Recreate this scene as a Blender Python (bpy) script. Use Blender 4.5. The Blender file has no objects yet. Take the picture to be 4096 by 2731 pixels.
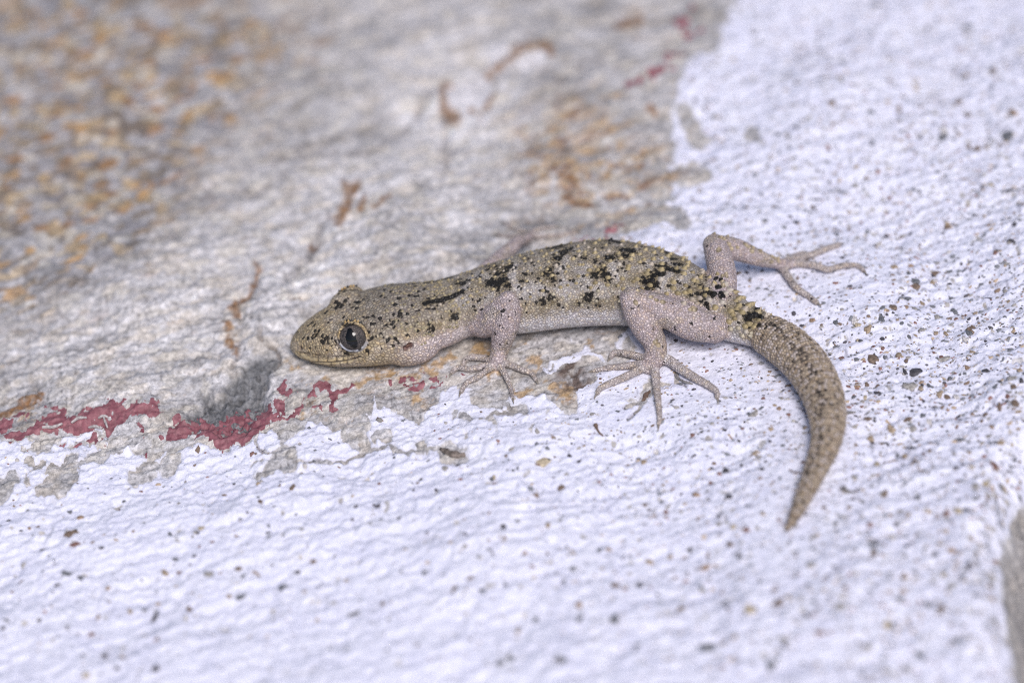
import bpy, bmesh, math, random
import numpy as np
from mathutils import Vector, Matrix
from mathutils.bvhtree import BVHTree

random.seed(7)
rng = np.random.default_rng(7)
MM = 0.001                       # everything below is written in millimetres

# ------------------------------------------------------------------ camera
PITCH = math.radians(40.0)
ROLL = math.radians(7.5)
LENS = 100.0
DIST = 294.8                     # mm from lens to the middle of the rock
W, H = 4096.0, 2731.0
d_ = np.array([0, math.cos(PITCH), -math.sin(PITCH)])
r0 = np.array([1.0, 0, 0]); u0 = np.array([0, math.sin(PITCH), math.cos(PITCH)])
CR = math.cos(ROLL) * r0 - math.sin(ROLL) * u0
CU = math.cos(ROLL) * u0 + math.sin(ROLL) * r0
CAM = -DIST * d_
FPX = W * LENS / 36.0

scn = bpy.context.scene
col = scn.collection
cam_d = bpy.data.cameras.new('camera')
cam_d.lens = LENS; cam_d.sensor_width = 36.0
cam_d.clip_start = 0.01; cam_d.clip_end = 100.0
cam_d.dof.use_dof = True
cam_d.dof.focus_distance = 0.2890
cam_d.dof.aperture_fstop = 11.5
cam = bpy.data.objects.new('camera', cam_d); col.objects.link(cam)
m = Matrix((list(CR) + [0], list(CU) + [0], list(-d_) + [0], [0, 0, 0, 1])).transposed()
m.translation = Vector(CAM * MM)
cam.matrix_world = m
scn.camera = cam

# ------------------------------------------------------------------ light
SUN_EL, SUN_AZ = math.radians(54), math.radians(164)     # azimuth clockwise from +y
wd = bpy.data.worlds.new('World'); scn.world = wd; wd.use_nodes = True
nt = wd.node_tree; nt.nodes.clear()
sky = nt.nodes.new('ShaderNodeTexSky'); sky.sky_type = 'NISHITA'; sky.sun_disc = False; sky.dust_density = 2.0; sky.ozone_density = 1.0; sky.air_density = 1.0
sky.sun_elevation = SUN_EL; sky.sun_rotation = SUN_AZ
bg = nt.nodes.new('ShaderNodeBackground'); bg.inputs['Strength'].default_value = 0.055
out = nt.nodes.new('ShaderNodeOutputWorld')
nt.links.new(sky.outputs[0], bg.inputs[0]); nt.links.new(bg.outputs[0], out.inputs[0])
sl = bpy.data.lights.new('sun', 'SUN'); sl.energy = 1.5; sl.angle = math.radians(26); sl.color = (1.0, 0.945, 0.94)
sun = bpy.data.objects.new('sun', sl); col.objects.link(sun)
sdir = Vector((math.sin(SUN_AZ) * math.cos(SUN_EL), math.cos(SUN_AZ) * math.cos(SUN_EL), math.sin(SUN_EL)))
sun.rotation_euler = sdir.to_track_quat('Z', 'Y').to_euler()
sun.location = sdir * 1.0
scn.view_settings.view_transform = 'Standard'; scn.view_settings.look = 'None'
scn.view_settings.gamma = 1.0; scn.view_settings.use_curve_mapping = False
scn.cycles.use_denoising = False; scn.cycles.filter_width = 1.15
scn.view_settings.exposure = 0.86

# ------------------------------------------------------------------ helpers
def ray(px, py):
    v = d_ * FPX + CR * (px - W / 2) + CU * (H / 2 - py)
    return v / np.linalg.norm(v)
def P(px, py, z=0.0):            # the point at height z (mm) that is seen at px, py of the photograph
    v = ray(px, py); t = (z - CAM[2]) / v[2]
    return CAM + v * t
V = 1.7415                       # working scale of the large preview
def PV(x, y, z=0.0): return P(x * V, y * V, z)
PXMM = 38.6
SP = math.sin(PITCH)

GR = rng.normal(size=(512, 2)); GR /= np.linalg.norm(GR, axis=1)[:, None]
PERM = rng.permutation(512)
def perlin(x, y, seed=0):
    x = np.asarray(x, dtype=np.float64) + seed * 17.31; y = np.asarray(y, dtype=np.float64) + seed * 9.73
    xi = np.floor(x).astype(np.int64); yi = np.floor(y).astype(np.int64)
    fx = x - xi; fy = y - yi
    u = fx * fx * fx * (fx * (fx * 6 - 15) + 10); v = fy * fy * fy * (fy * (fy * 6 - 15) + 10)
    def g(ix, iy, dx, dy):
        h = PERM[(PERM[ix & 511] + iy + seed * 31) & 511]
        gg = GR[h]
        return gg[..., 0] * dx + gg[..., 1] * dy
    a = g(xi, yi, fx, fy); b = g(xi + 1, yi, fx - 1, fy)
    c = g(xi, yi + 1, fx, fy - 1); e = g(xi + 1, yi + 1, fx - 1, fy - 1)
    return 1.5 * ((a + u * (b - a)) + v * ((c + u * (e - c)) - (a + u * (b - a))))
def fbm(x, y, octv=4, seed=0, gain=0.5):
    s = 0; a = 1.0; f = 1.0
    for o in range(octv):
        s = s + a * perlin(x * f, y * f, seed + o); a *= gain; f *= 2.03
    return s
def worley(x, y, seed=0):
    xi = np.floor(x).astype(np.int64); yi = np.floor(y).astype(np.int64); best = np.full(x.shape, 9.0); sec = np.full(x.shape, 9.0); bid = np.zeros(x.shape, np.int64)
    for ox in (-1, 0, 1):
        for oy in (-1, 0, 1):
            h = PERM[(PERM[(xi + ox + seed * 7) & 511] + yi + oy) & 511]
            px_ = xi + ox + (h & 15) / 15.0; py_ = yi + oy + ((h >> 4) & 15) / 15.0
            d = np.hypot(px_ - x, py_ - y); k = d < best
            sec = np.where(k, best, np.minimum(sec, d)); bid = np.where(k, h, bid); best = np.minimum(best, d)
    return bid, sec - best
def sstep(a, b, x):
    t = np.clip((x - a) / (b - a), 0, 1); return t * t * (3 - 2 * t)
def lerp(a, b, t): return a + (b - a) * t
def cmix(a, b, t): return a + (np.asarray(b, float) - a) * t[:, None]

def mesh_from(name, verts, faces, smooth=True):
    """verts (n,3) in mm, faces (m,3|4) int array"""
    me = bpy.data.meshes.new(name)
    verts = np.asarray(verts, dtype=np.float32) * MM; faces = np.asarray(faces, dtype=np.int32)
    k = faces.shape[1]
    me.vertices.add(len(verts)); me.vertices.foreach_set('co', verts.ravel())
    me.loops.add(faces.size); me.loops.foreach_set('vertex_index', faces.ravel())
    me.polygons.add(len(faces))
    me.polygons.foreach_set('loop_start', np.arange(0, faces.size, k, dtype=np.int32))
    if smooth: me.polygons.foreach_set('use_smooth', np.ones(len(faces), dtype=bool))
    me.update(calc_edges=True); me.validate()
    return me
def add_col(me, name, c):
    a = me.attributes.new(name, 'FLOAT_COLOR', 'POINT')
    c = np.asarray(c, dtype=np.float32)
    c4 = np.ones((len(c), 4), dtype=np.float32); c4[:, :3] = c
    a.data.foreach_set('color', c4.ravel())
def add_f(me, name, v):
    a = me.attributes.new(name, 'FLOAT', 'POINT'); a.data.foreach_set('value', np.asarray(v, dtype=np.float32))
def add_v(me, name, v):
    a = me.attributes.new(name, 'FLOAT_VECTOR', 'POINT'); a.data.foreach_set('vector', np.asarray(v, dtype=np.float32).ravel())
def obj(name, me, mat=None, parent=None, **tags):
    o = bpy.data.objects.new(name, me); col.objects.link(o)
    if mat and me: me.materials.append(mat)
    if parent: o.parent = parent
    for k, v in tags.items(): o[k] = v
    return o

class NT:
    def __init__(s, name):
        s.m = bpy.data.materials.new(name); s.m.use_nodes = True
        s.t = s.m.node_tree; s.b = s.t.nodes['Principled BSDF']
    def n(s, typ, **kw):
        q = s.t.nodes.new(typ)
        for k, v in kw.items():
            if k.startswith('in_'):
                kk = k[3:]; kk = int(kk) if kk.isdigit() else kk
                q.inputs[kk].default_value = v
            else: setattr(q, k, v)
        return q
    def l(s, a, b): s.t.links.new(a, b)
    def attr(s, name): return s.n('ShaderNodeAttribute', attribute_name=name)
    def math(s, op, a, b=None, c=None, clamp=False):
        q = s.n('ShaderNodeMath', operation=op, use_clamp=clamp)
        for i, v in enumerate((a, b, c)):
            if v is None: continue
            if isinstance(v, (int, float)): q.inputs[i].default_value = v
            else: s.l(v, q.inputs[i])
        return q.outputs[0]
    def mix(s, f, a, b, typ='MIX'):
        q = s.n('ShaderNodeMix', data_type='RGBA', blend_type=typ)
        for i, v in ((0, f), (6, a), (7, b)):
            if isinstance(v, (int, float)): q.inputs[i].default_value = v
            elif isinstance(v, tuple): q.inputs[i].default_value = v
            else: s.l(v, q.inputs[i])
        return q.outputs[2]
    def mapr(s, v, a, b, c, d, typ='SMOOTHSTEP'):
        q = s.n('ShaderNodeMapRange', interpolation_type=typ)
        q.inputs[1].default_value = a; q.inputs[2].default_value = b
        q.inputs[3].default_value = c; q.inputs[4].default_value = d
        s.l(v, q.inputs[0]); return q.outputs[0]
    def noise(s, vec, scale, detail=3.0, rough=0.55):
        q = s.n('ShaderNodeTexNoise'); q.inputs['Scale'].default_value = scale
        q.inputs['Detail'].default_value = detail; q.inputs['Roughness'].default_value = rough
        s.l(vec, q.inputs['Vector']); return q.outputs[0]
    def bump(s, h, strength, dist, normal=None):
        q = s.n('ShaderNodeBump'); q.inputs['Strength'].default_value = strength; q.inputs['Distance'].default_value = dist
        s.l(h, q.inputs['Height'])
        if normal is not None: s.l(normal, q.inputs['Normal'])
        return q.outputs[0]

def objco(s): return s.n('ShaderNodeTexCoord').outputs['Object']

# ------------------------------------------------------------------ materials
def mat_rock():
    s = NT('bare_rock'); co = objco(s)
    a = s.attr('col').outputs['Color']
    n1 = s.noise(co, 1700, 4, 0.65); n2 = s.noise(co, 5200, 2, 0.6)
    f = s.math('ADD', s.math('MULTIPLY', n1, 0.9), s.math('MULTIPLY', n2, 0.55))
    f = s.mapr(f, 0.45, 1.0, 0.58, 1.36)
    c = s.mix(1.0, a, f, 'MULTIPLY')
    s.l(c, s.b.inputs['Base Color'])
    s.b.inputs['Roughness'].default_value = 0.78; s.b.inputs['Specular IOR Level'].default_value = 0.3
    s.l(s.bump(s.math('ADD', n1, s.math('MULTIPLY', n2, 0.4)), 0.55, 0.00035), s.b.inputs['Normal'])
    return s.m
def mat_white():
    s = NT('white_limewash'); co = objco(s)
    a = s.attr('col').outputs['Color']
    n1 = s.noise(co, 1500, 4, 0.6); n2 = s.noise(co, 4200, 3, 0.6)
    f = s.mapr(s.math('ADD', s.math('MULTIPLY', n1, 0.6), s.math('MULTIPLY', n2, 0.4)), 0.3, 0.6, 0.9, 1.03)
    s.l(s.mix(1.0, a, f, 'MULTIPLY'), s.b.inputs['Base Color'])
    s.b.inputs['Roughness'].default_value = 0.85; s.b.inputs['Specular IOR Level'].default_value = 0.2
    s.l(s.bump(s.math('ADD', n1, s.math('MULTIPLY', n2, 0.5)), 0.7, 0.00028), s.b.inputs['Normal'])
    return s.m
def mat_red():
    s = NT('red_paint'); co = objco(s)
    a = s.attr('col').outputs['Color']
    n1 = s.noise(co, 1900, 4, 0.65)
    s.l(s.mix(1.0, a, s.mapr(n1, 0.3, 0.7, 0.72, 1.18), 'MULTIPLY'), s.b.inputs['Base Color'])
    s.b.inputs['Roughness'].default_value = 0.6; s.b.inputs['Specular IOR Level'].default_value = 0.35
    s.l(s.bump(n1, 0.5, 0.0002), s.b.inputs['Normal'])
    return s.m
def mat_plain(name, c, rough=0.7, var=0.35, scale=2500, spec=0.35):
    s = NT(name); co = objco(s)
    n1 = s.noise(co, scale, 4, 0.65)
    s.l(s.mix(1.0, (c[0], c[1], c[2], 1), s.mapr(n1, 0.3, 0.7, 1 - var, 1 + var), 'MULTIPLY'), s.b.inputs['Base Color'])
    s.b.inputs['Roughness'].default_value = rough; s.b.inputs['Specular IOR Level'].default_value = spec
    s.l(s.bump(n1, 0.5, 0.0002), s.b.inputs['Normal'])
    return s.m
def mat_attr(name, rough=0.7, spec=0.35):
    s = NT(name); s.l(s.attr('col').outputs['Color'], s.b.inputs['Base Color'])
    s.b.inputs['Roughness'].default_value = rough; s.b.inputs['Specular IOR Level'].default_value = spec
    return s.m
def mat_skin():
    s = NT('gecko_skin'); co = objco(s)
    a = s.attr('col').outputs['Color']; blk = s.attr('blk').outputs['Fac']; plate = s.attr('plate').outputs['Fac']
    big = s.attr('big').outputs['Fac']; tail = s.attr('tail').outputs['Fac']; suv = s.attr('suv').outputs['Vector']
    def vor(vec, scale):
        e = s.n('ShaderNodeTexVoronoi', feature='DISTANCE_TO_EDGE'); e.inputs['Scale'].default_value = scale
        f = s.n('ShaderNodeTexVoronoi', feature='F1'); f.inputs['Scale'].default_value = scale
        s.l(vec, e.inputs['Vector']); s.l(vec, f.inputs['Vector'])
        return e.outputs['Distance'], f.outputs['Color']
    e1, c1 = vor(co, 3700); e2, c2 = vor(co, 2900); e3, c3 = vor(suv, 3.0)
    def fm(f, x, y): return s.math('ADD', s.math('MULTIPLY', x, s.math('SUBTRACT', 1.0, f)), s.math('MULTIPLY', y, f))
    e = fm(tail, fm(big, e1, e2), e3)
    c = s.mix(tail, s.mix(big, c1, c2), c3)
    sep = s.n('ShaderNodeSeparateColor'); s.l(c, sep.inputs[0])
    groove = s.mapr(e, 0.0, 0.2, 0.0, 1.0)
    groove = s.math('MAXIMUM', groove, plate)
    isb = s.math('LESS_THAN', sep.outputs[0], blk)
    cell = s.mapr(sep.outputs[1], 0, 1, 0.78, 1.18, 'LINEAR')
    base = s.mix(1.0, a, cell, 'MULTIPLY')
    yel = s.mix(s.math('MULTIPLY', s.math('GREATER_THAN', sep.outputs[2], 0.72), 0.35), base, s.mix(1.0, base, (1.12, 0.98, 0.70, 1), 'MULTIPLY'))
    base = s.mix(s.math('MULTIPLY', isb, 0.94), yel, (0.012, 0.011, 0.010, 1))
    base = s.mix(groove, s.mix(1.0, base, (0.50, 0.48, 0.53, 1), 'MULTIPLY'), base)
    s.l(base, s.b.inputs['Base Color'])
    s.b.inputs['Roughness'].default_value = 0.55; s.b.inputs['Specular IOR Level'].default_value = 0.28
    hgt = s.mapr(e, 0.0, 0.32, 0.0, 1.0)
    hgt = s.math('MULTIPLY', hgt, s.math('SUBTRACT', 1.0, plate))
    s.l(s.bump(hgt, 0.8, 0.00011), s.b.inputs['Normal'])
    return s.m
def mat_iris():
    s = NT('iris'); co = objco(s)
    n1 = s.noise(co, 3800, 5, 0.7)
    v = s.n('ShaderNodeTexVoronoi', feature='DISTANCE_TO_EDGE'); v.inputs['Scale'].default_value = 5200
    s.l(co, v.inputs['Vector'])
    g = s.mapr(v.outputs['Distance'], 0, 0.14, 0.25, 1.0)
    c = s.mix(s.mapr(n1, 0.3, 0.7, 0, 1), (0.045, 0.042, 0.044, 1), (0.15, 0.125, 0.11, 1))
    s.l(s.mix(1.0, c, g, 'MULTIPLY'), s.b.inputs['Base Color'])
    s.b.inputs['Roughness'].default_value = 0.5; s.b.inputs['Specular IOR Level'].default_value = 0.15; s.b.inputs['Coat Weight'].default_value = 0.45; s.b.inputs['Coat Roughness'].default_value = 0.03; s.b.inputs['Coat IOR'].default_value = 1.36
    return s.m
def mat_pupil():
    s = NT('pupil'); n1 = s.noise(objco(s), 2000)
    s.l(s.mapr(n1, 0, 1, 0.002, 0.004), s.b.inputs['Base Color'])
    s.b.inputs['Roughness'].default_value = 0.5; s.b.inputs['Specular IOR Level'].default_value = 0.0; s.b.inputs['Coat Weight'].default_value = 1.0; s.b.inputs['Coat Roughness'].default_value = 0.02; s.b.inputs['Coat IOR'].default_value = 1.5
    return s.m

# ------------------------------------------------------------------ ground
XMIN, XMAX, YMIN, YMAX = -67.0, 68.0, -58.0, 75.0
xs = np.arange(XMIN, XMAX, 0.145); ys = np.arange(YMIN, YMAX, 0.185)
ext = np.array([0.4, 1, 2, 4, 7, 11, 16, 22, 30, 40, 55, 80, 130, 220, 400, 800, 1500])
xs = np.concatenate([XMIN - ext[::-1], xs, xs[-1] + ext]); ys = np.concatenate([YMIN - ext[::-1], ys, ys[-1] + ext])
X, Y = np.meshgrid(xs, ys)
SHP = X.shape
YS = Y * SP
def g2(px, py):
    p = P(px, py); return p[0], p[1] * SP
def segdist(x, y, a, b):
    ax, ay = a; bx, by = b
    dx, dy = bx - ax, by - ay; L = dx * dx + dy * dy + 1e-12
    t = np.clip(((x - ax) * dx + (y - ay) * dy) / L, 0, 1)
    return np.hypot(x - ax - t * dx, y - ay - t * dy)
def polydist(x, y, pts, closed=True):
    pts = [g2(*p) for p in pts]; n = len(pts)
    d = np.full(x.shape, 1e9); ins = np.zeros(x.shape, bool)
    for i in range(n if closed else n - 1):
        a, b = pts[i], pts[(i + 1) % n]
        d = np.minimum(d, segdist(x, y, a, b))
        if closed:
            c = ((a[1] > y) != (b[1] > y))
            with np.errstate(divide='ignore', invalid='ignore'):
                xx = (b[0] - a[0]) * (y - a[1]) / (b[1] - a[1] + 1e-15) + a[0]
            ins ^= c & (x < xx)
    return np.where(ins, d, -d) if closed else d
def local(x, y, cx, cy, rpx):        # mask of the box around a feature, so that small strokes stay cheap
    gx, gy = g2(cx, cy); r = rpx / PXMM + 2.5
    return np.abs(x - gx) < r, np.abs(y - gy) < r
def strokes(x, y, lst, base=None):
    sd = np.full(x.shape, -3.0) if base is None else base
    for pts in lst:
        r = pts[-1] / PXMM; pl = [g2(*q) for q in pts[:-1]]
        bx = [p[0] for p in pl]; by = [p[1] for p in pl]
        msk = (x > min(bx) - r - 3) & (x < max(bx) + r + 3) & (y > min(by) - r - 3) & (y < max(by) + r + 3)
        xx, yy = x[msk], y[msk]
        if len(pl) == 1: pl = pl * 2
        d = np.full(xx.shape, 1e9)
        for i in range(len(pl) - 1): d = np.minimum(d, segdist(xx, yy, pl[i], pl[i + 1]))
        sd[msk] = np.maximum(sd[msk], r - d)
    return sd
def blobs(x, y, lst):
    f = np.zeros(x.shape)
    for cx, cy, r, w in lst:
        gx, gy = g2(cx, cy); r = r / PXMM
        f += w * np.exp(-((x - gx) ** 2 + (y - gy) ** 2) / (r * r))
    return f
def z4(x, y): return (x / 1.68, 900 + y / 1.68)              # crops of the photograph I measured in
def z5(x, y): return (800 + x / 1.96, 1350 + y / 1.96)
def z6(x, y): return (1700 + x / 1.8816, 1250 + y / 1.8816)
def zl(x, y): return (x / 2.6133, 1550 + y / 2.6133)
def zr(x, y): return (3200 + x / 1.742, 1000 + y / 1.742)
def zb(x, y): return (2700 + x / 1.684, 1800 + y / 1.684)
def zc(x, y): return (x / 1.68, 1800 + y / 1.68)
def zd(x, y): return (1400 + x / 1.68, 1800 + y / 1.68)
def zt(x, y): return (1400 + x / 1.68, y / 1.68)

wn = 0.55 * fbm(X / 2.2, YS / 2.2, 5, 3, 0.6); wn2 = 0.55 * fbm(X / 2.2 + 50, YS / 2.2 + 20, 5, 8, 0.6)
XW, YW = X + wn, YS + wn2
white_poly = [(-9000, 9000), (-9000, 1780), (-300, 1780), (0, 1772), (90, 1770), (160, 1752), (240, 1735), (330, 1728), (420, 1742), (480, 1748), (560, 1740),
    (620, 1775), (680, 1800), (740, 1790), (820, 1770), (900, 1768), (1024, 1740), (1127, 1690), (1160, 1700), (1208, 1682), (1264, 1682), (1310, 1697), (1366, 1727),
    (1402, 1748), (1422, 1768), (1470, 1748), (1450, 1715), (1480, 1690), (1455, 1656), (1500, 1640), (1575, 1653), (1616, 1666), (1698, 1666), (1720, 1635), (1769, 1610),
    (1764, 1580), (1820, 1556), (1922, 1535), (1997, 1560), (2067, 1542), (2072, 1580), (2160, 1585), (2200, 1610), (2285, 1580), (2338, 1548),
    (2375, 1516), (2359, 1489), (2391, 1484), (2430, 1470), (2470, 1480), (2518, 1445), (2550, 1404), (2534, 1367), (2500, 1325), (2500, 1250), (2510, 1000), (2500, 945),
    (2560, 915), (2640, 895), (2720, 885), (2740, 855), (2690, 820), (2650, 800), (2700, 790), (2690, 740), (2670, 680), (2690, 650), (2700, 600), (2675, 540),
    (2690, 480), (2705, 420), (2730, 340), (2750, 270), (2800, 225), (2865, 210), (2875, 150), (2900, 70), (2950, 0), (3100, -300), (3500, -3000), (9000, -3000), (9000, 9000)]
holes = [  # rock showing through the white coat
    [zl(505, 850), zl(600, 850), zl(680, 760), zl(740, 710), 14], [zl(740, 730), zl(760, 800), 18], [zl(780, 770), zl(880, 745), 7],
    [zl(440, 1070), zl(560, 1010), zl(650, 960), zl(740, 910), 22], [zl(540, 1040), zl(660, 970), 32],
    [zl(1000, 700), zl(1100, 610), zl(1220, 540), zl(1330, 400), 20], [zl(1390, 330), zl(1350, 420), zl(1250, 500), 32], [zl(1450, 420), zl(1600, 420), 45],
    [zl(1420, 870), zl(1500, 830), zl(1550, 800), 24], [zl(1760, 760), 30], [zl(1600, 600), 25],
    [zl(310, 760), 13], [zl(370, 795), zl(430, 775), 5], [zl(0, 985), zl(80, 970), 22], [zl(30, 1110), 28], [zl(285, 950), 10],
    [zl(440, 560), zl(500, 480), zl(600, 440), 26],
    [z5(480, 1040), z5(560, 1010), z5(650, 950), z5(690, 915), 16], [z5(620, 980), z5(690, 930), 26],
    [z5(650, 730), z5(730, 670), z5(790, 640), 26], [z5(1180, 760), z5(1250, 800), 28], [z5(1400, 750), z5(1450, 760), 16],
    [z5(1730, 850), 15], [z5(1900, 890), z5(1980, 930), z5(2060, 940), 17],
    [z6(400, 620), z6(470, 650), z6(540, 660), 26], [z6(500, 550), z6(600, 600), 30], [z6(640, 730), z6(740, 740), 14], [z6(530, 785), z6(640, 790), 6],
    [z6(1000, 630), z6(1080, 650), 26], [z6(290, 795), z6(350, 790), 8], [z6(220, 770), 9], [z6(510, 835), 10],
    [z6(1660, 630), z6(1700, 560), 9], (2783, 518, 0), (2765, 684, 0),
    [(2745, 460), (2770, 510), (2800, 560), 26], [(2730, 700), (2790, 680), 36], [(2690, 860), (2730, 900), 26], [(3010, 545), 28]]
holes = [h[:-1] + [h[-1] * 1.3 + 3] for h in holes if isinstance(h, list)]
islands = [
    [(2195, 1485), (2230, 1480), (2250, 1455), (2310, 1425), (2340, 1395), 18], [(2335, 1390), (2340, 1420), (2420, 1445), 13], [(2200, 1455), (2290, 1430), 9],
    [(2480, 1372), (2500, 1345), 20], [(2279, 1354), 9], [(1500, 1600), (1490, 1650), 8], [z5(1340, 650), z5(1350, 740), 8], [zl(640, 480), zl(900, 450), zl(1100, 470), 12]]
W0 = polydist(XW, YW, white_poly)
W0 = np.maximum(W0, strokes(XW, YW, islands))
W0 = np.minimum(W0, -strokes(XW, YW, holes))
# little bare spots scattered over the coat
sp = perlin(X / 1.7, YS / 1.2, 61) + 0.5 * perlin(X / 0.6, YS / 0.5, 62)
edgep = sstep(9, 0, W0)
W0 = np.where(W0 > 0.3, np.minimum(W0, (1.02 - 0.22 * edgep - sp) * 1.2), W0)
redl = [
    [zl(0, 430), zl(50, 400), 34], [zl(0, 530), 14], [zl(110, 340), zl(180, 300), zl(250, 265), 17], [zl(110, 530), zl(230, 500), zl(330, 430), zl(430, 390), 26], [zl(200, 540), zl(260, 500), 20],
    [zl(450, 250), zl(560, 260), zl(680, 240), 13], [zl(500, 380), zl(600, 330), zl(700, 330), 24], [zl(700, 370), zl(800, 340), 26],
    [zl(880, 330), zl(1000, 310), zl(1100, 260), 34], [zl(1100, 230), zl(1250, 250), zl(1340, 260), 26], [zl(900, 400), zl(1080, 390), 26], [zl(1180, 400), zl(1290, 320), 34], [zl(1230, 430), 14],
    [zl(1400, 240), zl(1560, 270), zl(1640, 270), 24], [zl(1570, 330), 20], [zl(1820, 320), zl(1870, 300), 17],
    [zl(900, 530), zl(960, 490), zl(1010, 530), 15], [zl(780, 510), zl(830, 510), 6], [zl(570, 580), zl(660, 580), 5], [zl(740, 580), zl(880, 540), 6], [zl(1080, 460), zl(1140, 460), 7],
    [zl(1420, 435), zl(1500, 440), zl(1530, 470), 8], [zl(1520, 665), 9], [zl(240, 630), zl(370, 615), 2.5],
    [z4(1150, 1400), z4(1250, 1350), z4(1400, 1300), 34], [z4(1400, 1350), z4(1550, 1300), z4(1650, 1250), 45], [z4(1500, 1400), z4(1620, 1400), z4(1720, 1350), 40], [z4(1750, 1280), z4(1800, 1240), 36], [z4(1640, 1200), 24],
    [z4(1350, 1420), z4(1450, 1390), 24], [z4(1060, 1420), z4(1160, 1430), 9],
    [z5(650, 390), z5(670, 430), 22], [z5(610, 480), z5(620, 580), 20], [z5(560, 640), z5(640, 610), z5(740, 590), z5(790, 520), 13], [z5(790, 510), z5(830, 440), z5(880, 400), 10], [z5(900, 390), z5(960, 400), 18],
    [z5(1000, 400), z5(1040, 440), z5(1080, 500), 19], [z5(1150, 430), z5(1180, 400), 20], [z5(1090, 450), 24], [z5(900, 540), z5(950, 525), 10], [z5(910, 575), z5(1000, 555), z5(1080, 530), 7], [z5(760, 430), 7], [z5(700, 440), z5(680, 460), 9],
    [z5(1490, 330), z5(1500, 370), 10], [z5(1560, 330), z5(1680, 310), 12], [z5(1600, 385), z5(1690, 380), 12], [z5(1690, 340), z5(1740, 370), 16], [z5(1790, 310), z5(1850, 330), 14], [z5(1860, 345), z5(1980, 320), z5(2090, 300), 6], [z5(1770, 390), z5(1860, 380), 7], [z5(1360, 370), 7], [z5(1750, 260), 7], [z5(2020, 215), 7],
    [zt(1880, 600), zt(1960, 570), zt(2060, 530), zt(2150, 510), 24], [zt(2150, 500), zt(2140, 400), 14], [zt(2140, 390), zt(2260, 400), 14], [zt(2210, 130), zt(2250, 150), 30], [zt(2250, 230), zt(2350, 190), 20], [zt(2300, 60), 22], [zt(2130, 230), 12],
    [(2312, 953), (2370, 948), (2430, 942), 9], [(2440, 920), (2480, 905), 7], [zt(1730, 1540), zt(1820, 1500), 12]]
R0 = strokes(XW, YW, redl)
R0 = R0 - 0.22 * np.clip(perlin(X / 0.8, YS / 0.6, 71) + 0.6 * perlin(X / 0.35, YS / 0.3, 72), -0.3, 2) * 1.6
mort = strokes(XW, YW, [[z4(1560, 1100), z4(1700, 980), z4(1800, 920), 42], [z4(1440, 1190), z4(1600, 1180), z4(1700, 1060), 52], [z4(1350, 1290), z4(1600, 1300), z4(1700, 1200), 48]])
mz = sstep(-0.5, 0.6, mort)
R0 = np.where(mort > 0, R0 - 0.8 * np.clip(0.15 + 1.3 * fbm(X / 0.6, YS / 0.5, 3, 75), 0, 2), R0)
R0 = R0 - np.clip(0.30 + 0.55 * fbm(X / 1.1, YS / 0.8, 4, 77, 0.65), -0.1, 1.5) * np.where(YS > 15, 0.55, 0.34)
over = strokes(XW, YW, [s_ for s_ in redl if s_[0][1] > 1705])
W0 = np.where(over > -0.1, np.minimum(W0, -over - 0.05), W0)

# heights (mm)
gk = strokes(X, YS, [[(1250, 1430), (1700, 1380), (2400, 1300), (2900, 1360), (3200, 1560), (3260, 1850), (3150, 2130), 110], [(1900, 1480), (2000, 1500), 120], [(2500, 1500), (2750, 1520), 150],
                     [(2850, 1100), (3150, 1080), (3350, 1080), 130], [(2050, 950), (2250, 930), 110]], np.full(SHP, -9.0))
gk = sstep(-3.5, 0.5, gk)                       # flatter ground where the lizard rests
far = sstep(200, 60, np.hypot(X, Y))
ang = math.radians(10)
XR = X * math.cos(ang) + Y * math.sin(ang); YR = -X * math.sin(ang) + Y * math.cos(ang)
low = 1.5 * fbm(X / 34, Y / 34, 3, 11) + 0.5 * fbm(X / 11, Y / 11, 2, 14)
low = low * (1 - 0.88 * gk) * lerp(0.4, 1, far)
fol = fbm(XR / 5.5, YR / 1.5, 5, 21, 0.58)
rock_rel = 0.30 * fol + 0.20 * fbm(XR / 1.2, YR / 0.95, 4, 27, 0.6) - 0.25 * np.clip(-perlin(XR / 3.1, YR / 2.2, 33) - 0.25, 0, 1)
rock_rel *= (1 - 0.55 * gk)
an2 = math.radians(26); XQ = X * math.cos(an2) + Y * math.sin(an2); YQ = -X * math.sin(an2) + Y * math.cos(an2)
ridge = 1 - np.abs(fbm(XQ / 9, YQ / 5.0, 2, 41)) * 1.6
w_rel = 0.62 * fbm(XQ / 7.0, YQ / 5.5, 3, 45, 0.5) + 0.20 * np.clip(ridge, 0, 1) * sstep(-0.4, 0.4, perlin(X / 14, Y / 14, 49)) + 0.10 * fbm(X / 1.5, Y / 2.0, 4, 47, 0.62)
pits = np.clip(np.maximum(perlin(X / 0.75, Y / 0.75, 51), 0.9 * perlin(X / 0.42, Y / 0.45, 52)) - 0.40, 0, 1)
pitd = sstep(-25, 55, X + 0.25 * Y) * 0.8 + 0.35
w_rel = w_rel - 0.55 * pits * pitd
w_rel *= (1 - 0.6 * gk)
w_rel += 0.55 * np.exp(-(((X - g2(*z5(950, 800))[0]) / 7.5) ** 2 + ((YS - g2(*z5(950, 800))[1]) / 2.6) ** 2))
h_base = low
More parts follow.
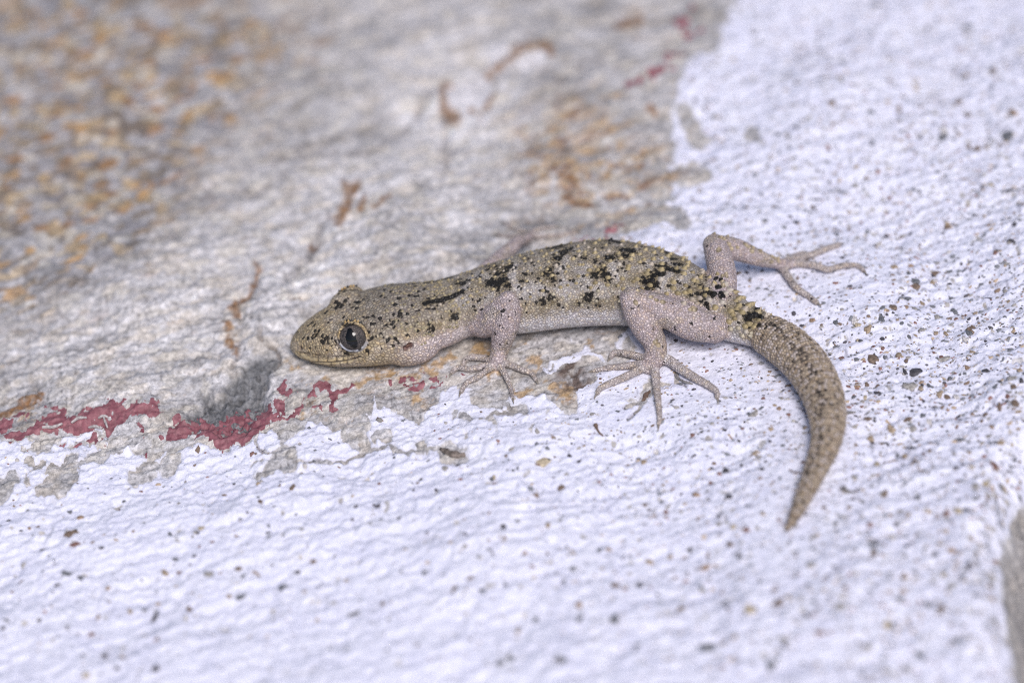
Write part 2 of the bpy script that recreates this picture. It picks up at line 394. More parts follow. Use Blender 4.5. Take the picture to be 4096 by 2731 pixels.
# the step and the crack left of the snout, the mortar-filled hollow under it
frac = [z4(1750, 300), z4(1700, 480), z4(1640, 560), z4(1600, 700), z4(1610, 860), z4(1590, 960)]
fd = polydist(XW, YW, frac, closed=False)
frac2 = [z4(1990, 330), z4(1790, 540), z4(1740, 680), z4(1760, 790), z4(1790, 830), z4(1850, 840), z4(1880, 890), z4(1850, 980), z4(1870, 1060)]
fd2 = polydist(X + 0.5 * wn, YS + 0.5 * wn2, frac2, closed=False)
dc = 0.9 * np.exp(-(fd2 / 0.16) ** 2) * sstep(1150, 1400, (1365 - (YS * PXMM)) ) if False else 0
gx1, gy1 = g2(*z4(1810, 835)); near_notch = np.exp(-(((X - gx1) / 2.6) ** 2 + ((YS - gy1) / 2.2) ** 2))
carve = 0.28 * np.exp(-(fd / 0.5) ** 2) + (0.08 + 0.6 * near_notch) * np.exp(-(fd2 / 0.17) ** 2) * sstep(-0.3, 0.3, perlin(X / 1.3, YS / 1.3, 97))
left_of = polydist(X, YS, [z4(1990, 330), z4(1790, 540), z4(1740, 680), z4(1760, 790), z4(1850, 840), z4(1870, 1060), z4(1840, 1300), (-3000, 1700), (-3000, 900), (600, 700)])
carve = carve + 0.55 * sstep(0, 2.2, left_of) * sstep(30, 6, left_of) * sstep(16, 4, np.hypot(X - gx1, YS - gy1))
rcr = [[(1040, 668), (1123, 640), (1228, 610), (1350, 612), (1472, 601), (1594, 505), (1660, 420), (1707, 331)], [(760, 800), (871, 775), (1036, 766), (1132, 705)], [(1768, 435), (1777, 653)], [(2100, 560), (2350, 590), (2520, 570)], [(1000, 640), (1260, 560), (1500, 470)], [(300, 1130), (520, 1020), (700, 960)], [(1960, 880), (2130, 860), (2330, 880)], [z4(0, 1140), z4(180, 1060), z4(260, 1090)], [(1290, 880), (1270, 960), (1240, 1050), (1150, 1130)]]
rcd = np.full(SHP, 9.0)
for c_ in rcr: rcd = np.minimum(rcd, polydist(XW, YW, c_, closed=False))
rcm = np.exp(-(rcd / 0.5) ** 2) * sstep(-0.5, 0.25, perlin(X / 2.6, YS / 2.0, 95))
carve = carve + 0.45 * rcm + 0.30 * np.exp(-(rcd / 1.4) ** 2)
carve = carve + mz * 0.75 - mz * 0.35 * fbm(X / 0.7, Y / 0.8, 3, 81, 0.6)
# the edge of the ledge on the right
edge = [(9000, 1500), (4200, 1740), (4060, 1840), (4010, 1930), (3975, 2050), (3950, 2180), (3970, 2320), (3995, 2480), (4020, 2650), (4060, 2900), (4300, 4000), (9000, 5000)]
ed = polydist(X + 0.8 * wn, YS + 0.8 * wn2, edge)
drop = 22.0 * sstep(-2.2, 9.0, ed) ** 1.0
rockH = h_base + rock_rel * (1 - 0.5 * mz) - carve - drop
W0 = np.where(ed > -1, np.minimum(W0, (1.1 - ed) * 1.0), W0)
crk = [[z5(460, 870), z5(530, 890), z5(600, 890), z5(640, 865), z5(695, 870)],
       [z5(690, 915), z5(760, 955), z5(850, 960), z5(940, 975), z5(1000, 950), z5(1100, 945), z5(1190, 915), z5(1260, 880), z5(1360, 840), z5(1460, 835), z5(1500, 865), z5(1540, 890), z5(1640, 890), z5(1750, 880), z5(1840, 870)],
       [z5(450, 740), z5(440, 830), z5(470, 880)], [z5(630, 740), z5(640, 820), z5(690, 870)],
       [z6(1700, 540), z6(1665, 600), z6(1640, 660), z6(1560, 690), z6(1500, 710)], [z6(1640, 660), z6(1600, 740), z6(1530, 790)], [z6(1890, 450), z6(1900, 520), z6(1960, 560)]]
crd = np.full(SHP, 9.0)
jx = 0.22 * fbm(X / 1.1, YS / 1.1, 2, 91)
for c_, wgt in zip(crk, (1, 1, .8, .8, 1, .8, .8)):
    crd = np.minimum(crd, polydist(X + jx, YS + jx, c_, closed=False) / wgt)
crack = np.exp(-(crd / 0.13) ** 2) * sstep(-0.75, -0.2, perlin(X / 1.6, YS / 1.6, 93))
Wc = np.clip(W0, -0.8, 0.4)
whiteH = h_base - drop - 0.6 * carve * sstep(1.5, 0, W0) + 0.13 + np.where(W0 < 0.15, (Wc - 0.15) * 1.3, 0) + w_rel * sstep(0.1, 3.2, W0) + rock_rel * sstep(3.0, 0.3, W0) * 1.0 - 0.9 * crack * sstep(0, 0.3, W0)
redH = rockH + np.clip(R0 * 0.6, -0.3, 0.035)

# colours
def rockcolour():
    x, y = X.ravel(), YS.ravel(); xr, yr = XR.ravel(), YR.ravel()
    n1 = fbm(xr / 9, yr / 3.2, 5, 101, 0.6); n2 = fbm(xr / 2.2, yr / 1.0, 4, 107, 0.62); n3 = perlin(x / 0.5, y / 0.45, 113)
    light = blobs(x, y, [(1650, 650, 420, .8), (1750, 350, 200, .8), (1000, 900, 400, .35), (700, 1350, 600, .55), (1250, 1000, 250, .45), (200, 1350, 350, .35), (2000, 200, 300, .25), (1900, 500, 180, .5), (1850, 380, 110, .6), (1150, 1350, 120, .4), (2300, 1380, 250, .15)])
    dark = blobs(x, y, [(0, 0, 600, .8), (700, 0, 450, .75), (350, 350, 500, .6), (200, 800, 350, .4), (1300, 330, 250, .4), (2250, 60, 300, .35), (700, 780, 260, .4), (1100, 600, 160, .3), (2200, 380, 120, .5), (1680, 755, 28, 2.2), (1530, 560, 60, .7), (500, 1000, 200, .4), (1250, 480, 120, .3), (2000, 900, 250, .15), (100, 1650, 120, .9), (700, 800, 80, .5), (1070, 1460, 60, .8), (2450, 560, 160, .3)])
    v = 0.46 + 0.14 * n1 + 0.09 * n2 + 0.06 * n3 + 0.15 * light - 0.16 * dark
    c = np.stack([v * 1.0, v * 0.97, v * 0.985], 1)
    warm = sstep(-0.1, 0.6, fbm(xr / 4.5, yr / 2.0, 4, 121, 0.6))
    c = cmix(c, np.stack([v * 1.08, v * 0.95, v * 0.78], 1), warm * 0.5)
    rb = blobs(x, y, [(150, 80, 350, .75), (600, 250, 420, .75), (80, 480, 350, .75), (450, 560, 350, .65), (900, 150, 300, .55), (200, 800, 350, .55), (600, 700, 250, .4), (1150, 130, 200, .6),
        (2250, 480, 240, .8), (2430, 640, 230, .85), (2200, 720, 260, .6), (2650, 640, 130, .7), (2500, 880, 120, .5), (1400, 770, 40, 1.1), (1370, 880, 45, 1.1), (1480, 860, 70, .8), (1820, 440, 45, 1.4), (1780, 370, 30, 1.3), (1900, 310, 50, .8), (2050, 220, 50, 1.2), (2140, 190, 70, 1.0), (2530, 70, 90, .9),
        (960, 1240, 55, 1.1), (920, 1330, 35, 1.1), (935, 1400, 45, 1.0), (850, 850, 120, .5), (1000, 1000, 80, .4), (1940, 1405, 40, 1.0), (1850, 1440, 70, .6), (1600, 1440, 120, .45), (1500, 1540, 120, .5), (1700, 1600, 60, .7), (2260, 1560, 60, .6), (2120, 1380, 100, .4), (2400, 1380, 100, .4), (120, 1640, 60, .8), (1250, 1600, 60, .6), (1130, 1450, 30, .8)])
    rn = 0.42 + 0.62 * fbm(xr / 3.3 + 0.6 * n2, yr / 1.9 + 0.6 * n1, 5, 131, 0.72)
    rust = sstep(0.60, 1.15, np.clip(rb, 0, 1.1) * 0.52 + rn * 0.72)
    rc = cmix(np.tile([0.44, 0.29, 0.145], (len(x), 1)), [0.24, 0.12, 0.055], sstep(-0.2, 0.6, fbm(x / 1.6, y / 1.2, 3, 139)))
    c = c + (rc - c) * (rust * 0.85)[:, None]
    # grainy weathered part of the rock, upper left, and the same grain faintly everywhere
    wx, wy = xr + 0.7 * n2, yr + 0.5 * n1
    id1, _ = worley(wx / 1.5, wy / 1.15, 3); id2, _ = worley(wx / 0.62, wy / 0.5, 5)
    pal = np.array([[.46, .28, .12], [.34, .19, .09], [.50, .45, .38], [.42, .41, .43], [.30, .29, .30], [.46, .34, .20], [.36, .35, .37], [.20, .17, .15], [.52, .50, .50], [.33, .25, .18], [.44, .43, .45], [.27, .26, .28], [.48, .38, .26], [.38, .37, .38], [.24, .19, .14], [.55, .52, .48]])
    wm = np.clip(blobs(x, y, [(200, 150, 500, .8), (650, 350, 450, .75), (100, 700, 450, .8), (500, 650, 300, .4), (1000, 120, 300, .45), (150, 1050, 300, .6), (500, 950, 250, .35)]), 0, 1)
    wm = sstep(0.15, 0.75, wm + 0.25 * n1)
    c = c + (pal[id1 & 15] * 0.9 - c) * (wm * 0.85)[:, None]
    c = c * (1 + (0.10 + 0.22 * wm) * ((id2 & 15) / 7.5 - 1.0))[:, None]
    c = c + (np.array([0.60, 0.56, 0.50]) - c) * (sstep(0.72, 0.95, (id1 & 31) / 31.0) * (1 - wm) * 0.55)[:, None]
    bs = strokes(XW, YW, [[zt(650, 530), zt(615, 600), zt(640, 700), zt(700, 780), 16], [zt(690, 750), zt(710, 770), 26], [zt(900, 490), zt(1000, 465), zt(1100, 370), zt(1200, 310), zt(1330, 320), 13], [zt(1350, 350), 16], [zt(960, 630), zt(900, 670), 14], [zt(810, 690), zt(860, 740), 9], [zt(1830, 130), zt(1950, 100), 26],
        [(1395, 745), (1400, 790), (1375, 850), (1362, 905), 16], [(1465, 800), (1440, 860), 9], [(1500, 850), (1560, 820), 11], [z4(1740, 330), z4(1700, 450), z4(1650, 560), 11], [z4(1610, 560), z4(1590, 600), 18], [z4(1540, 710), 16], [z4(1530, 790), z4(1570, 850), 13], [zt(1440, 1190), zt(1470, 1180), 20], [zt(1440, 1330), zt(1600, 1370), 14], [zt(2020, 750), 22], [(1250, 985), (1270, 995), 15], [z4(210, 1180), z4(280, 1150), 14], [z4(0, 1270), z4(150, 1190), 14], [zt(30, 1250), zt(10, 1350), 18]]).ravel()
    bsm = sstep(-0.32, 0.1, bs) * np.clip(0.8 + 0.5 * n3, 0, 1)
    c = cmix(c, [0.25, 0.125, 0.05], bsm * 0.95)
    qz = sstep(-0.1, 0.4, strokes(XW, YW, [[zt(740, 600), zt(860, 570), 70], [zt(1000, 330), zt(960, 420), 50], [zt(1150, 430), zt(1260, 390), 38], [zt(1030, 560), 34], [zt(760, 700), zt(900, 760), 34]]).ravel()) * (1 - bsm)
    c = cmix(c, [0.66, 0.64, 0.66], qz * 0.9)
    oc = strokes(XW, YW, [[z5(1220, 370), z5(1300, 340), z5(1420, 310), 10], [z5(1320, 290), z5(1520, 270), 8], [z5(1560, 320), z5(1700, 290), 6], [z5(1740, 250), z5(1820, 230), 14], [z5(1880, 200), z5(1960, 180), 15], [z5(2170, 100), z5(2240, 120), 20], [z5(1690, 480), z5(1720, 430), 13], [z5(700, 240), z5(790, 230), 10], [z5(980, 340), z5(1010, 360), 9], [z5(760, 570), z5(790, 600), 8],
        [z6(400, 280), z6(460, 300), 24], [z6(0, 420), z6(60, 440), 16], [z6(140, 360), z6(190, 380), 13], [z6(940, 570), z6(1100, 590), 16], [z6(700, 600), z6(800, 590), 15], [z6(1250, 230), 12], [z6(800, 360), z6(860, 420), 16], [z6(20, 340), 16], [z6(480, 450), z6(560, 460), 14]]).ravel()
    ocm = sstep(-0.25, 0.25, oc + 0.35 * fbm(x / 0.7, y / 0.5, 3, 147))
    c = cmix(c, [0.46, 0.28, 0.10], ocm * 0.7)
    c = cmix(c, [0.15, 0.135, 0.13], rcm.ravel() * 0.55)
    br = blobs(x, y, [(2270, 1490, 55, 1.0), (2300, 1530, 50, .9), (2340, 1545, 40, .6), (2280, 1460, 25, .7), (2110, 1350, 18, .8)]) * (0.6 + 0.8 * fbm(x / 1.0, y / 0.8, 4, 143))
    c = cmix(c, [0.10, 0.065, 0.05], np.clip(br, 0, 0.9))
    ln = sstep(0.90, 0.99, 1 - np.abs(fbm(xr / 7, yr / 2.2, 4, 151, 0.6))) * sstep(0.0, 0.5, perlin(xr / 8, yr / 5, 157) + 0.25)
    c = cmix(c, [0.16, 0.15, 0.16], ln * 0.5)
    sp_ = sstep(0.40, 0.62, perlin(x / 0.40, y / 0.34, 161)) * sstep(-0.45, 0.4, perlin(x / 6, y / 4, 163))
    c = cmix(c, [0.12, 0.115, 0.12], sp_ * 0.75)
    mzf = mz.ravel(); mv = 0.16 + 0.10 * fbm(x / 0.9, y / 0.8, 4, 171, 0.65)
    c = c + (np.stack([mv * 0.97, mv * 0.98, mv * 1.02], 1) - c) * (mzf * 0.95)[:, None]
    cv = np.clip(0.7 * near_notch.ravel() * np.exp(-(fd2.ravel() / 0.2) ** 2) * sstep(-0.3, 0.3, perlin(x / 1.3, y / 1.3, 97)) + 0.5 * np.exp(-(fd.ravel() / 0.35) ** 2) * sstep(-0.2, 0.4, n2), 0, 0.8)
    c = cmix(c, [0.13, 0.10, 0.085], cv)
    e_ = ed.ravel(); c = cmix(c, [0.33, 0.31, 0.30], sstep(0.5, 2.5, e_) * 0.85)
    return np.clip(c, 0.015, 0.75)
def whitecolour():
    x, y = X.ravel(), YS.ravel()
    n = fbm(x / 3, y / 2.4, 4, 181, 0.6)
    c = np.stack([0.765 + 0.03 * n, 0.768 + 0.03 * n, 0.885 + 0.015 * n], 1)
    dirt = sstep(0.25, 0.9, fbm(XR.ravel() / 2.4, YR.ravel() / 1.4, 5, 187, 0.68)) * (0.12 + 0.30 * sstep(-10, 60, x + 0.35 * y))
    c = cmix(c, [0.46, 0.46, 0.52], dirt)
    pt = sstep(0.06, 0.3, pits.ravel()) * pitd.ravel() * sstep(-0.35, 0.45, perlin(x / 2.5, y / 2, 191))
    c = cmix(c, [0.30, 0.30, 0.36], np.clip(pt, 0, 0.75))
    gr = sstep(0.62, 0.80, perlin(x / 0.33, y / 0.27, 195) + 0.25 * perlin(x / 4, y / 3, 196)) * (0.25 + 0.6 * sstep(-30, 60, x + 0.3 * y))
    c = cmix(c, [0.17, 0.16, 0.19], gr * 0.85)
    c = cmix(c, [0.13, 0.105, 0.10], np.clip(crack.ravel() * 1.1, 0, 0.92))
    ed_ = np.clip(sstep(0.30, 0.0, W0.ravel()), 0, 1); c = cmix(c, [0.58, 0.57, 0.58], ed_ * 0.6)
    return np.clip(c, 0.02, 0.90)
def redcolour():
    x, y = X.ravel(), YS.ravel(); n = fbm(x / 1.5, y / 1.1, 5, 201, 0.65)
    c = np.stack([0.25 + 0.06 * n, 0.09 + 0.03 * n, 0.11 + 0.03 * n], 1)
    c = cmix(c, [0.37, 0.175, 0.19], sstep(-0.2, 0.6, fbm(x / 0.7, y / 0.55, 4, 205, 0.65)) * 0.75)
    return np.clip(c, 0.02, 0.7)
def sheet(name, Z, keep, colours, mat):
    idx = np.arange(X.size).reshape(SHP)
    k = keep[:-1, :-1] | keep[1:, :-1] | keep[:-1, 1:] | keep[1:, 1:]
    q = np.stack([idx[:-1, :-1][k], idx[:-1, 1:][k], idx[1:, 1:][k], idx[1:, :-1][k]], 1)
    used = np.unique(q); rm = np.full(X.size, -1, dtype=np.int64); rm[used] = np.arange(len(used))
    v = np.stack([X.ravel()[used], Y.ravel()[used], Z.ravel()[used]], 1)
    me = mesh_from(name, v, rm[q]); add_col(me, 'col', colours[used])
    return obj(name, me, mat)
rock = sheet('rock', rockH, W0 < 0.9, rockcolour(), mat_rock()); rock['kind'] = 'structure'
white = sheet('white_plaster', whiteH, W0 > -0.45, whitecolour(), mat_white()); white['kind'] = 'structure'
red = sheet('red_paint', redH, (R0 > -0.25) & (np.abs(X) < 90) & (W0 < 0.6), redcolour(), mat_red()); red['kind'] = 'structure'
topH = np.maximum(rockH, np.where(W0 > -0.3, whiteH, -99))
def ground_z(x, y):
    i = np.clip(np.searchsorted(xs, x) - 1, 0, len(xs) - 2); j = np.clip(np.searchsorted(ys, y) - 1, 0, len(ys) - 2)
    fx = (x - xs[i]) / (xs[i + 1] - xs[i]); fy = (y - ys[j]) / (ys[j + 1] - ys[j])
    a = topH[j, i] * (1 - fx) + topH[j, i + 1] * fx; b = topH[j + 1, i] * (1 - fx) + topH[j + 1, i + 1] * fx
    return a * (1 - fy) + b * fy
def field_at(F, x, y):
    return F[np.clip(np.searchsorted(ys, y), 0, len(ys) - 1), np.clip(np.searchsorted(xs, x), 0, len(xs) - 1)]

# ------------------------------------------------------------------ gecko
def catmull(pts, n):
    pts = np.asarray(pts, float); k = len(pts)
    p = np.vstack([2 * pts[0] - pts[1], pts, 2 * pts[-1] - pts[-2]])
    seg = np.linalg.norm(np.diff(pts[:, :3], axis=0), axis=1); cum = np.concatenate([[0], np.cumsum(seg)])
    t = np.linspace(0, cum[-1], n); res = []
    for tt in t:
        i = min(np.searchsorted(cum, tt, side='right') - 1, k - 2); u = (tt - cum[i]) / max(seg[i], 1e-9)
        a, b, c, d = p[i], p[i + 1], p[i + 2], p[i + 3]
        res.append(0.5 * ((2 * b) + (-a + c) * u + (2 * a - 5 * b + 4 * c - d) * u * u + (-a + 3 * b - 3 * c + d) * u ** 3))
    return np.array(res)
GV, GF = [], []
def push(v, f):
    o = sum(len(a) for a in GV); GV.append(np.asarray(v)); GF.extend([tuple(int(i) + o for i in q) for q in f])
def loft(rings):
    n = len(rings[0]); v = np.vstack(list(rings) + [rings[0].mean(0)[None], rings[-1].mean(0)[None]]); f = []
    for i in range(len(rings) - 1):
        for j in range(n):
            k = (j + 1) % n; f.append((i * n + j, i * n + k, (i + 1) * n + k, (i + 1) * n + j))
    a = len(rings) * n
    for j in range(n):
        k = (j + 1) % n; f.append((a, k, j)); f.append((a + 1, (len(rings) - 1) * n + j, (len(rings) - 1) * n + k))
    push(v, f)
def tube(pts, n=40, m=14, flat=1.0):
    """pts rows: x y z r ; round tapered tube with rounded ends"""
    c = catmull(pts, n); rings = []
    T = np.gradient(c[:, :3], axis=0); T /= np.linalg.norm(T, axis=1)[:, None]
    def ring(ctr, t, r):
        l = np.cross([0, 0, 1.0], t); ln = np.linalg.norm(l)
        l = l / ln if ln > 0.2 else np.array([1.0, 0, 0]); w = np.cross(t, l); w /= np.linalg.norm(w); l = np.cross(w, t)
        a = np.linspace(0, 2 * math.pi, m, endpoint=False)
        return ctr + r * (np.cos(a)[:, None] * l + flat * np.sin(a)[:, None] * w)
    for q in (0.15, 0.55, 0.85): rings.append(ring(c[0, :3] - T[0] * c[0, 3] * (1 - q) ** 0.8, T[0], c[0, 3] * math.sqrt(1 - (1 - q) ** 2)))
    for i in range(n): rings.append(ring(c[i, :3], T[i], max(c[i, 3], 0.05)))
    for q in (0.85, 0.55, 0.15): rings.append(ring(c[-1, :3] + T[-1] * c[-1, 3] * (1 - q) ** 0.8, T[-1], max(c[-1, 3], 0.05) * math.sqrt(1 - (1 - q) ** 2)))
    loft(rings); return c
def ellipsoid(ctr, ax, m=24, n=16):
    ax = np.asarray(ax); rings = []
    for i in range(1, n):
        p = math.pi * i / n; a = np.linspace(0, 2 * math.pi, m, endpoint=False)
        rings.append(ctr + math.cos(p) * ax[0] + math.sin(p) * (np.cos(a)[:, None] * ax[1] + np.sin(a)[:, None] * ax[2]))
    loft(rings)

# head, trunk and tail: centre (preview px), seen half-thickness (preview px), width/height ratio
SEC = [(679, 797, 9, 1.3, 0), (686, 793, 24, 1.35, 0), (702, 785, 42, 1.38, 0), (740, 775, 62, 1.42, 0), (780, 767, 74, 1.45, 0), (820, 758, 82, 1.5, 0), (870, 748, 88, 1.5, 0), (920, 738, 88, 1.45, 0),
       (965, 729, 82, 1.4, 0), (1010, 719, 76, 1.35, 0), (1055, 704, 71, 1.3, .2), (1120, 690, 79, 1.3, .3), (1200, 675, 88, 1.35, .3), (1300, 656, 94, 1.4, .2), (1400, 648, 97, 1.42, .1), (1500, 661, 89, 1.4, .1),
       (1560, 680, 80, 1.35, .2), (1630, 708, 64, 1.25, .3), (1690, 736, 52, 1.15, .3), (1740, 757, 44, 1.1, .3), (1765, 769, 47, 1.08, .2), (1800, 790, 51, 1.1, .1), (1850, 836, 52, 1.12, 0), (1887, 900, 48.5, 1.12, 0), (1901, 962, 42, 1.12, 0),
       (1896, 1020, 34, 1.1, 0), (1870, 1085, 26, 1.1, 0), (1842, 1150, 19, 1.1, 0), (1822, 1190, 13.5, 1.1, 0), (1804, 1220, 6, 1.1, 0)]
VMM = PXMM / V
ctr = [PV(s[0], s[1], 3.0) for s in SEC]
for it in range(4):
    ctr = np.array(ctr); T = np.gradient(ctr, axis=0); T[:, 2] = 0; T /= np.linalg.norm(T, axis=1)[:, None]
    new, AB = [], []
    for s, c, t in zip(SEC, ctr, T):
        l = np.cross([0, 0, 1.0], t)
        ax2 = np.array([t @ CR, t @ CU]); pr = np.array([-ax2[1], ax2[0]]); pr /= np.linalg.norm(pr)
        n3 = pr[0] * CR + pr[1] * CU
        depth = (c - CAM) @ d_; hmm = s[2] / VMM * depth / DIST
        b = hmm / math.sqrt((s[3] * (l @ n3)) ** 2 + n3[2] ** 2); a = b * s[3]
        AB.append((a, b)); new.append(PV(s[0], s[1], b * 0.93 + 0.12 + s[4]))
    ctr = new
ctr = np.array(ctr); AB = np.array(AB)
NS = 260
sp_c = catmull(np.hstack([ctr, AB]), NS)
SPC, SA, SB = sp_c[:, :3], np.maximum(sp_c[:, 3], .12), np.maximum(sp_c[:, 4], .12)
ST = np.gradient(SPC, axis=0); ST /= np.linalg.norm(ST, axis=1)[:, None]
SL = np.cross([0, 0, 1.0], ST); SL /= np.linalg.norm(SL, axis=1)[:, None]; SU = np.cross(ST, SL)
SS = np.concatenate([[0], np.cumsum(np.linalg.norm(np.diff(SPC, axis=0), axis=1))])
def nearest_s(vx, vy):           # arc length at a preview position on the axis
    p = np.array([((SPC[i] - CAM) @ CR / ((SPC[i] - CAM) @ d_) * FPX + W / 2, H / 2 - (SPC[i] - CAM) @ CU / ((SPC[i] - CAM) @ d_) * FPX) for i in range(NS)])
    return int(np.argmin((p[:, 0] - vx * V) ** 2 + (p[:, 1] - vy * V) ** 2))
iTB = nearest_s(1748, 762); iNECK = nearest_s(1020, 716); iEYE = nearest_s(808, 760)
rings = []
for i in range(NS):
    th = np.linspace(0, 2 * math.pi, 56, endpoint=False); cth, sth = np.cos(th), np.sin(th)
    w = sstep(iTB + 6, iTB - 30, i)                 # flat-bellied trunk, round tail
    ex = lerp(1.0, 0.86, w)
    cx = np.sign(cth) * np.abs(cth) ** ex
    sz = np.where(sth < 0, -np.abs(sth) ** lerp(1.0, 0.78, w) * 0.93, sth)
    hd = sstep(iNECK, iEYE, i) * sstep(2, iEYE - 6, i)
    sz = np.where(sth > 0, sz * (1 - 0.10 * hd * np.clip(sth, 0, 1) ** 4), sz)
    rings.append(SPC[i] + SA[i] * cx[:, None] * SL[i] + SB[i] * sz[:, None] * SU[i])
loft(rings)
near = -1.0 if SL[iEYE] @ np.array([0, -1, 0]) < 0 else 1.0     # which lateral sign faces the camera
# brows
for sgn in (1, -1):
    i = iEYE
    c0 = SPC[i] + sgn * near * SL[i] * SA[i] * 0.58 + SU[i] * SB[i] * 0.56
    ellipsoid(c0, [ST[i] * 2.0, SL[i] * 1.5, SU[i] * 1.4])
    j = nearest_s(930, 737)
    ellipsoid(SPC[j] + sgn * near * SL[j] * SA[j] * 0.60 - SU[j] * SB[j] * 0.25, [ST[j] * 3.4, SL[j] * 2.3, SU[j] * SB[j] * 0.72])
LIMB = []
def limb(pts, flat=1.0, n=40):
    q = [list(PV(p[0], p[1], p[2])) + [p[3]] for p in pts]; c = tube(q, n, 18, flat); LIMB.append(c); return c
def zp(vx, vy, up=0.0):         # ground height under a preview position
    p = PV(vx, vy, 0.0); return ground_z(p[0], p[1]) + up
bvT = BVHTree.FromPolygons([tuple(a) for a in np.vstack(GV)], GF)
def zf(vx, vy, k):               # height that lets a joint stand k mm proud of the flank as the camera sees it
    h_ = bvT.ray_cast(Vector(CAM), Vector(ray(vx * V, vy * V)))[0]
    return (np.array(h_) - ray(vx * V, vy * V) * k)[2]
limb([(1640, 755, 3.0, 1.5), (1590, 742, 3.3, 1.8), (1545, 722, zf(1545, 722, .2), 1.7), (1500, 703, zf(1500, 703, .6), 1.45), (1450, 684, zf(1450, 684, .9), 1.15)])
limb([(1447, 685, zf(1447, 685, .9), 1.1), (1462, 715, zf(1462, 715, 1.0), 1.42), (1482, 750, 3.1, 1.45), (1502, 783, 1.5, 1.28), (1508, 805, 1.0, 1.12)])
limb([(1508, 800, 1.0, 1.08), (1500, 828, .66, 1.12), (1496, 843, .5, .95)], .62)
limb([(1650, 700, 3.6, 1.7), (1660, 640, 4.4, 1.5), (1650, 590, 5.0, 1.42), (1640, 563, 5.2, 1.2)])
limb([(1640, 563, 5.2, 1.15), (1690, 573, 4.2, 1.2), (1735, 590, 3.0, .95), (1775, 602, 1.8, .68), (1797, 607, 1.1, .62)])
limb([(1790, 606, 1.1, .65), (1815, 606, .7, .6)], .8)
limb([(1090, 735, 3.0, 1.5), (1115, 742, 3.0, 1.55), (1140, 725, zf(1140, 725, .3), 1.4), (1168, 692, zf(1168, 692, .7), 1.05)])
limb([(1168, 688, zf(1168, 688, .8), 1.0), (1167, 715, zf(1167, 715, .9), 1.38), (1160, 755, zf(1160, 750, .9), 1.36), (1150, 795, 1.6, 1.05), (1145, 815, 1.0, .88)])
limb([(1146, 812, 1.0, .85), (1142, 830, .6, .92), (1140, 838, .5, .8)], .62)
limb([(1100, 640, 3.4, 1.1), (1145, 598, 3.4, .95), (1175, 570, 3.0, .8), (1192, 552, 2.4, .7)])
limb([(1192, 552, 2.4, .66), (1210, 548, 1.5, .55), (1216, 540, .8, .55)])
limb([(1214, 542, .7, .6), (1222, 534, .55, .55)], .8)
DIG = [  # toes: preview points, base radius, tip radius
    ([(1135, 830), (1112, 823), (1085, 820), (1068, 827), (1064, 838)], .40, .27), ([(1130, 838), (1110, 841), (1077, 848), (1050, 844), (1038, 856)], .40, .24), ([(1138, 838), (1122, 847), (1098, 864), (1071, 880), (1059, 900)], .38, .24),
    ([(1148, 838), (1155, 850), (1166, 872), (1174, 895), (1178, 915)], .38, .2), ([(1152, 832), (1172, 838), (1199, 849), (1220, 857), (1231, 873)], .40, .22),
    ([(1490, 828), (1470, 820), (1434, 811), (1410, 811), (1402, 821)], .42, .28), ([(1486, 835), (1458, 838), (1419, 843), (1388, 846), (1363, 852)], .45, .22), ([(1490, 840), (1471, 848), (1434, 866), (1397, 882), (1377, 893), (1372, 903)], .46, .26),
    ([(1502, 836), (1505, 855), (1508, 889), (1512, 925), (1515, 956), (1513, 974)], .50, .22), ([(1512, 822), (1535, 827), (1562, 846), (1596, 867), (1626, 884), (1645, 898), (1647, 912)], .58, .27),
    ([(1800, 605), (1822, 597), (1855, 588), (1892, 574), (1926, 562)], .42, .32), ([(1805, 607), (1830, 605), (1869, 609), (1903, 619), (1934, 610), (1970, 610), (1983, 622)], .45, .25), ([(1790, 609), (1800, 620), (1813, 640), (1828, 660), (1855, 679), (1876, 695)], .46, .3), ([(1798, 603), (1812, 594), (1830, 586), (1845, 581)], .38, .26),
    ([(1222, 534), (1204, 530), (1187, 527), (1158, 513)], .30, .2), ([(1218, 540), (1200, 541), (1174, 542), (1143, 540)], .30, .2), ([(1222, 538), (1240, 543), (1280, 540), (1322, 533)], .30, .2), ([(1224, 532), (1245, 524), (1275, 520)], .30, .2), ([(1220, 541), (1218, 552), (1200, 563)], .28, .2)]
CLAWS = []; DIGC = []
for pts, ra, rb in DIG:
    n = len(pts); q = []
    for i, (x, y) in enumerate(pts):
        t = i / (n - 1); r = 1.1 * lerp(ra, rb, t); arch = 0.45 * math.sin(math.pi * min(1, t * 1.15 + 0.05)) * (1 if i else 1)
        zz = zp(x, y, r * 0.72 + (0.35 if i == 0 else 0) + arch * 0.55)
        q.append(list(PV(x, y, zz)) + [r])
    c = tube(q, 26, 12); DIGC.append(c)
    CLAWS.append((c[-1, :3], c[-1, :3] - c[-4, :3], rb))

# eyelid ring of the near eye
EYE_PX = (1411, 1349)
gm = bpy.data.meshes.new('lizard_raw'); gm.from_pydata([tuple(v) for v in np.vstack(GV)], [], GF)
def bvh_of(v, f): return BVHTree.FromPolygons([tuple(a) for a in v], [tuple(int(i) for i in q) for q in f])
bv0 = bvh_of(np.vstack(GV), GF)
def hit(bv, px, py):
    r = bv.ray_cast(Vector(CAM), Vector(ray(px, py)))
    return (np.array(r[0]), np.array(r[1])) if r[0] is not None else (None, None)
he, ne = hit(bv0, *EYE_PX)
vdir = -ray(*EYE_PX)
EN = 0.85 * vdir + 0.15 * near * SL[iEYE] + 0.10 * ST[iEYE] * -1; EN /= np.linalg.norm(EN)
ER = 1.62
EC = he + ray(*EYE_PX) * (-0.10) - EN * 0.98
ex_ = CR - (CR @ EN) * EN; ex_ /= np.linalg.norm(ex_); ey_ = np.cross(EN, ex_)
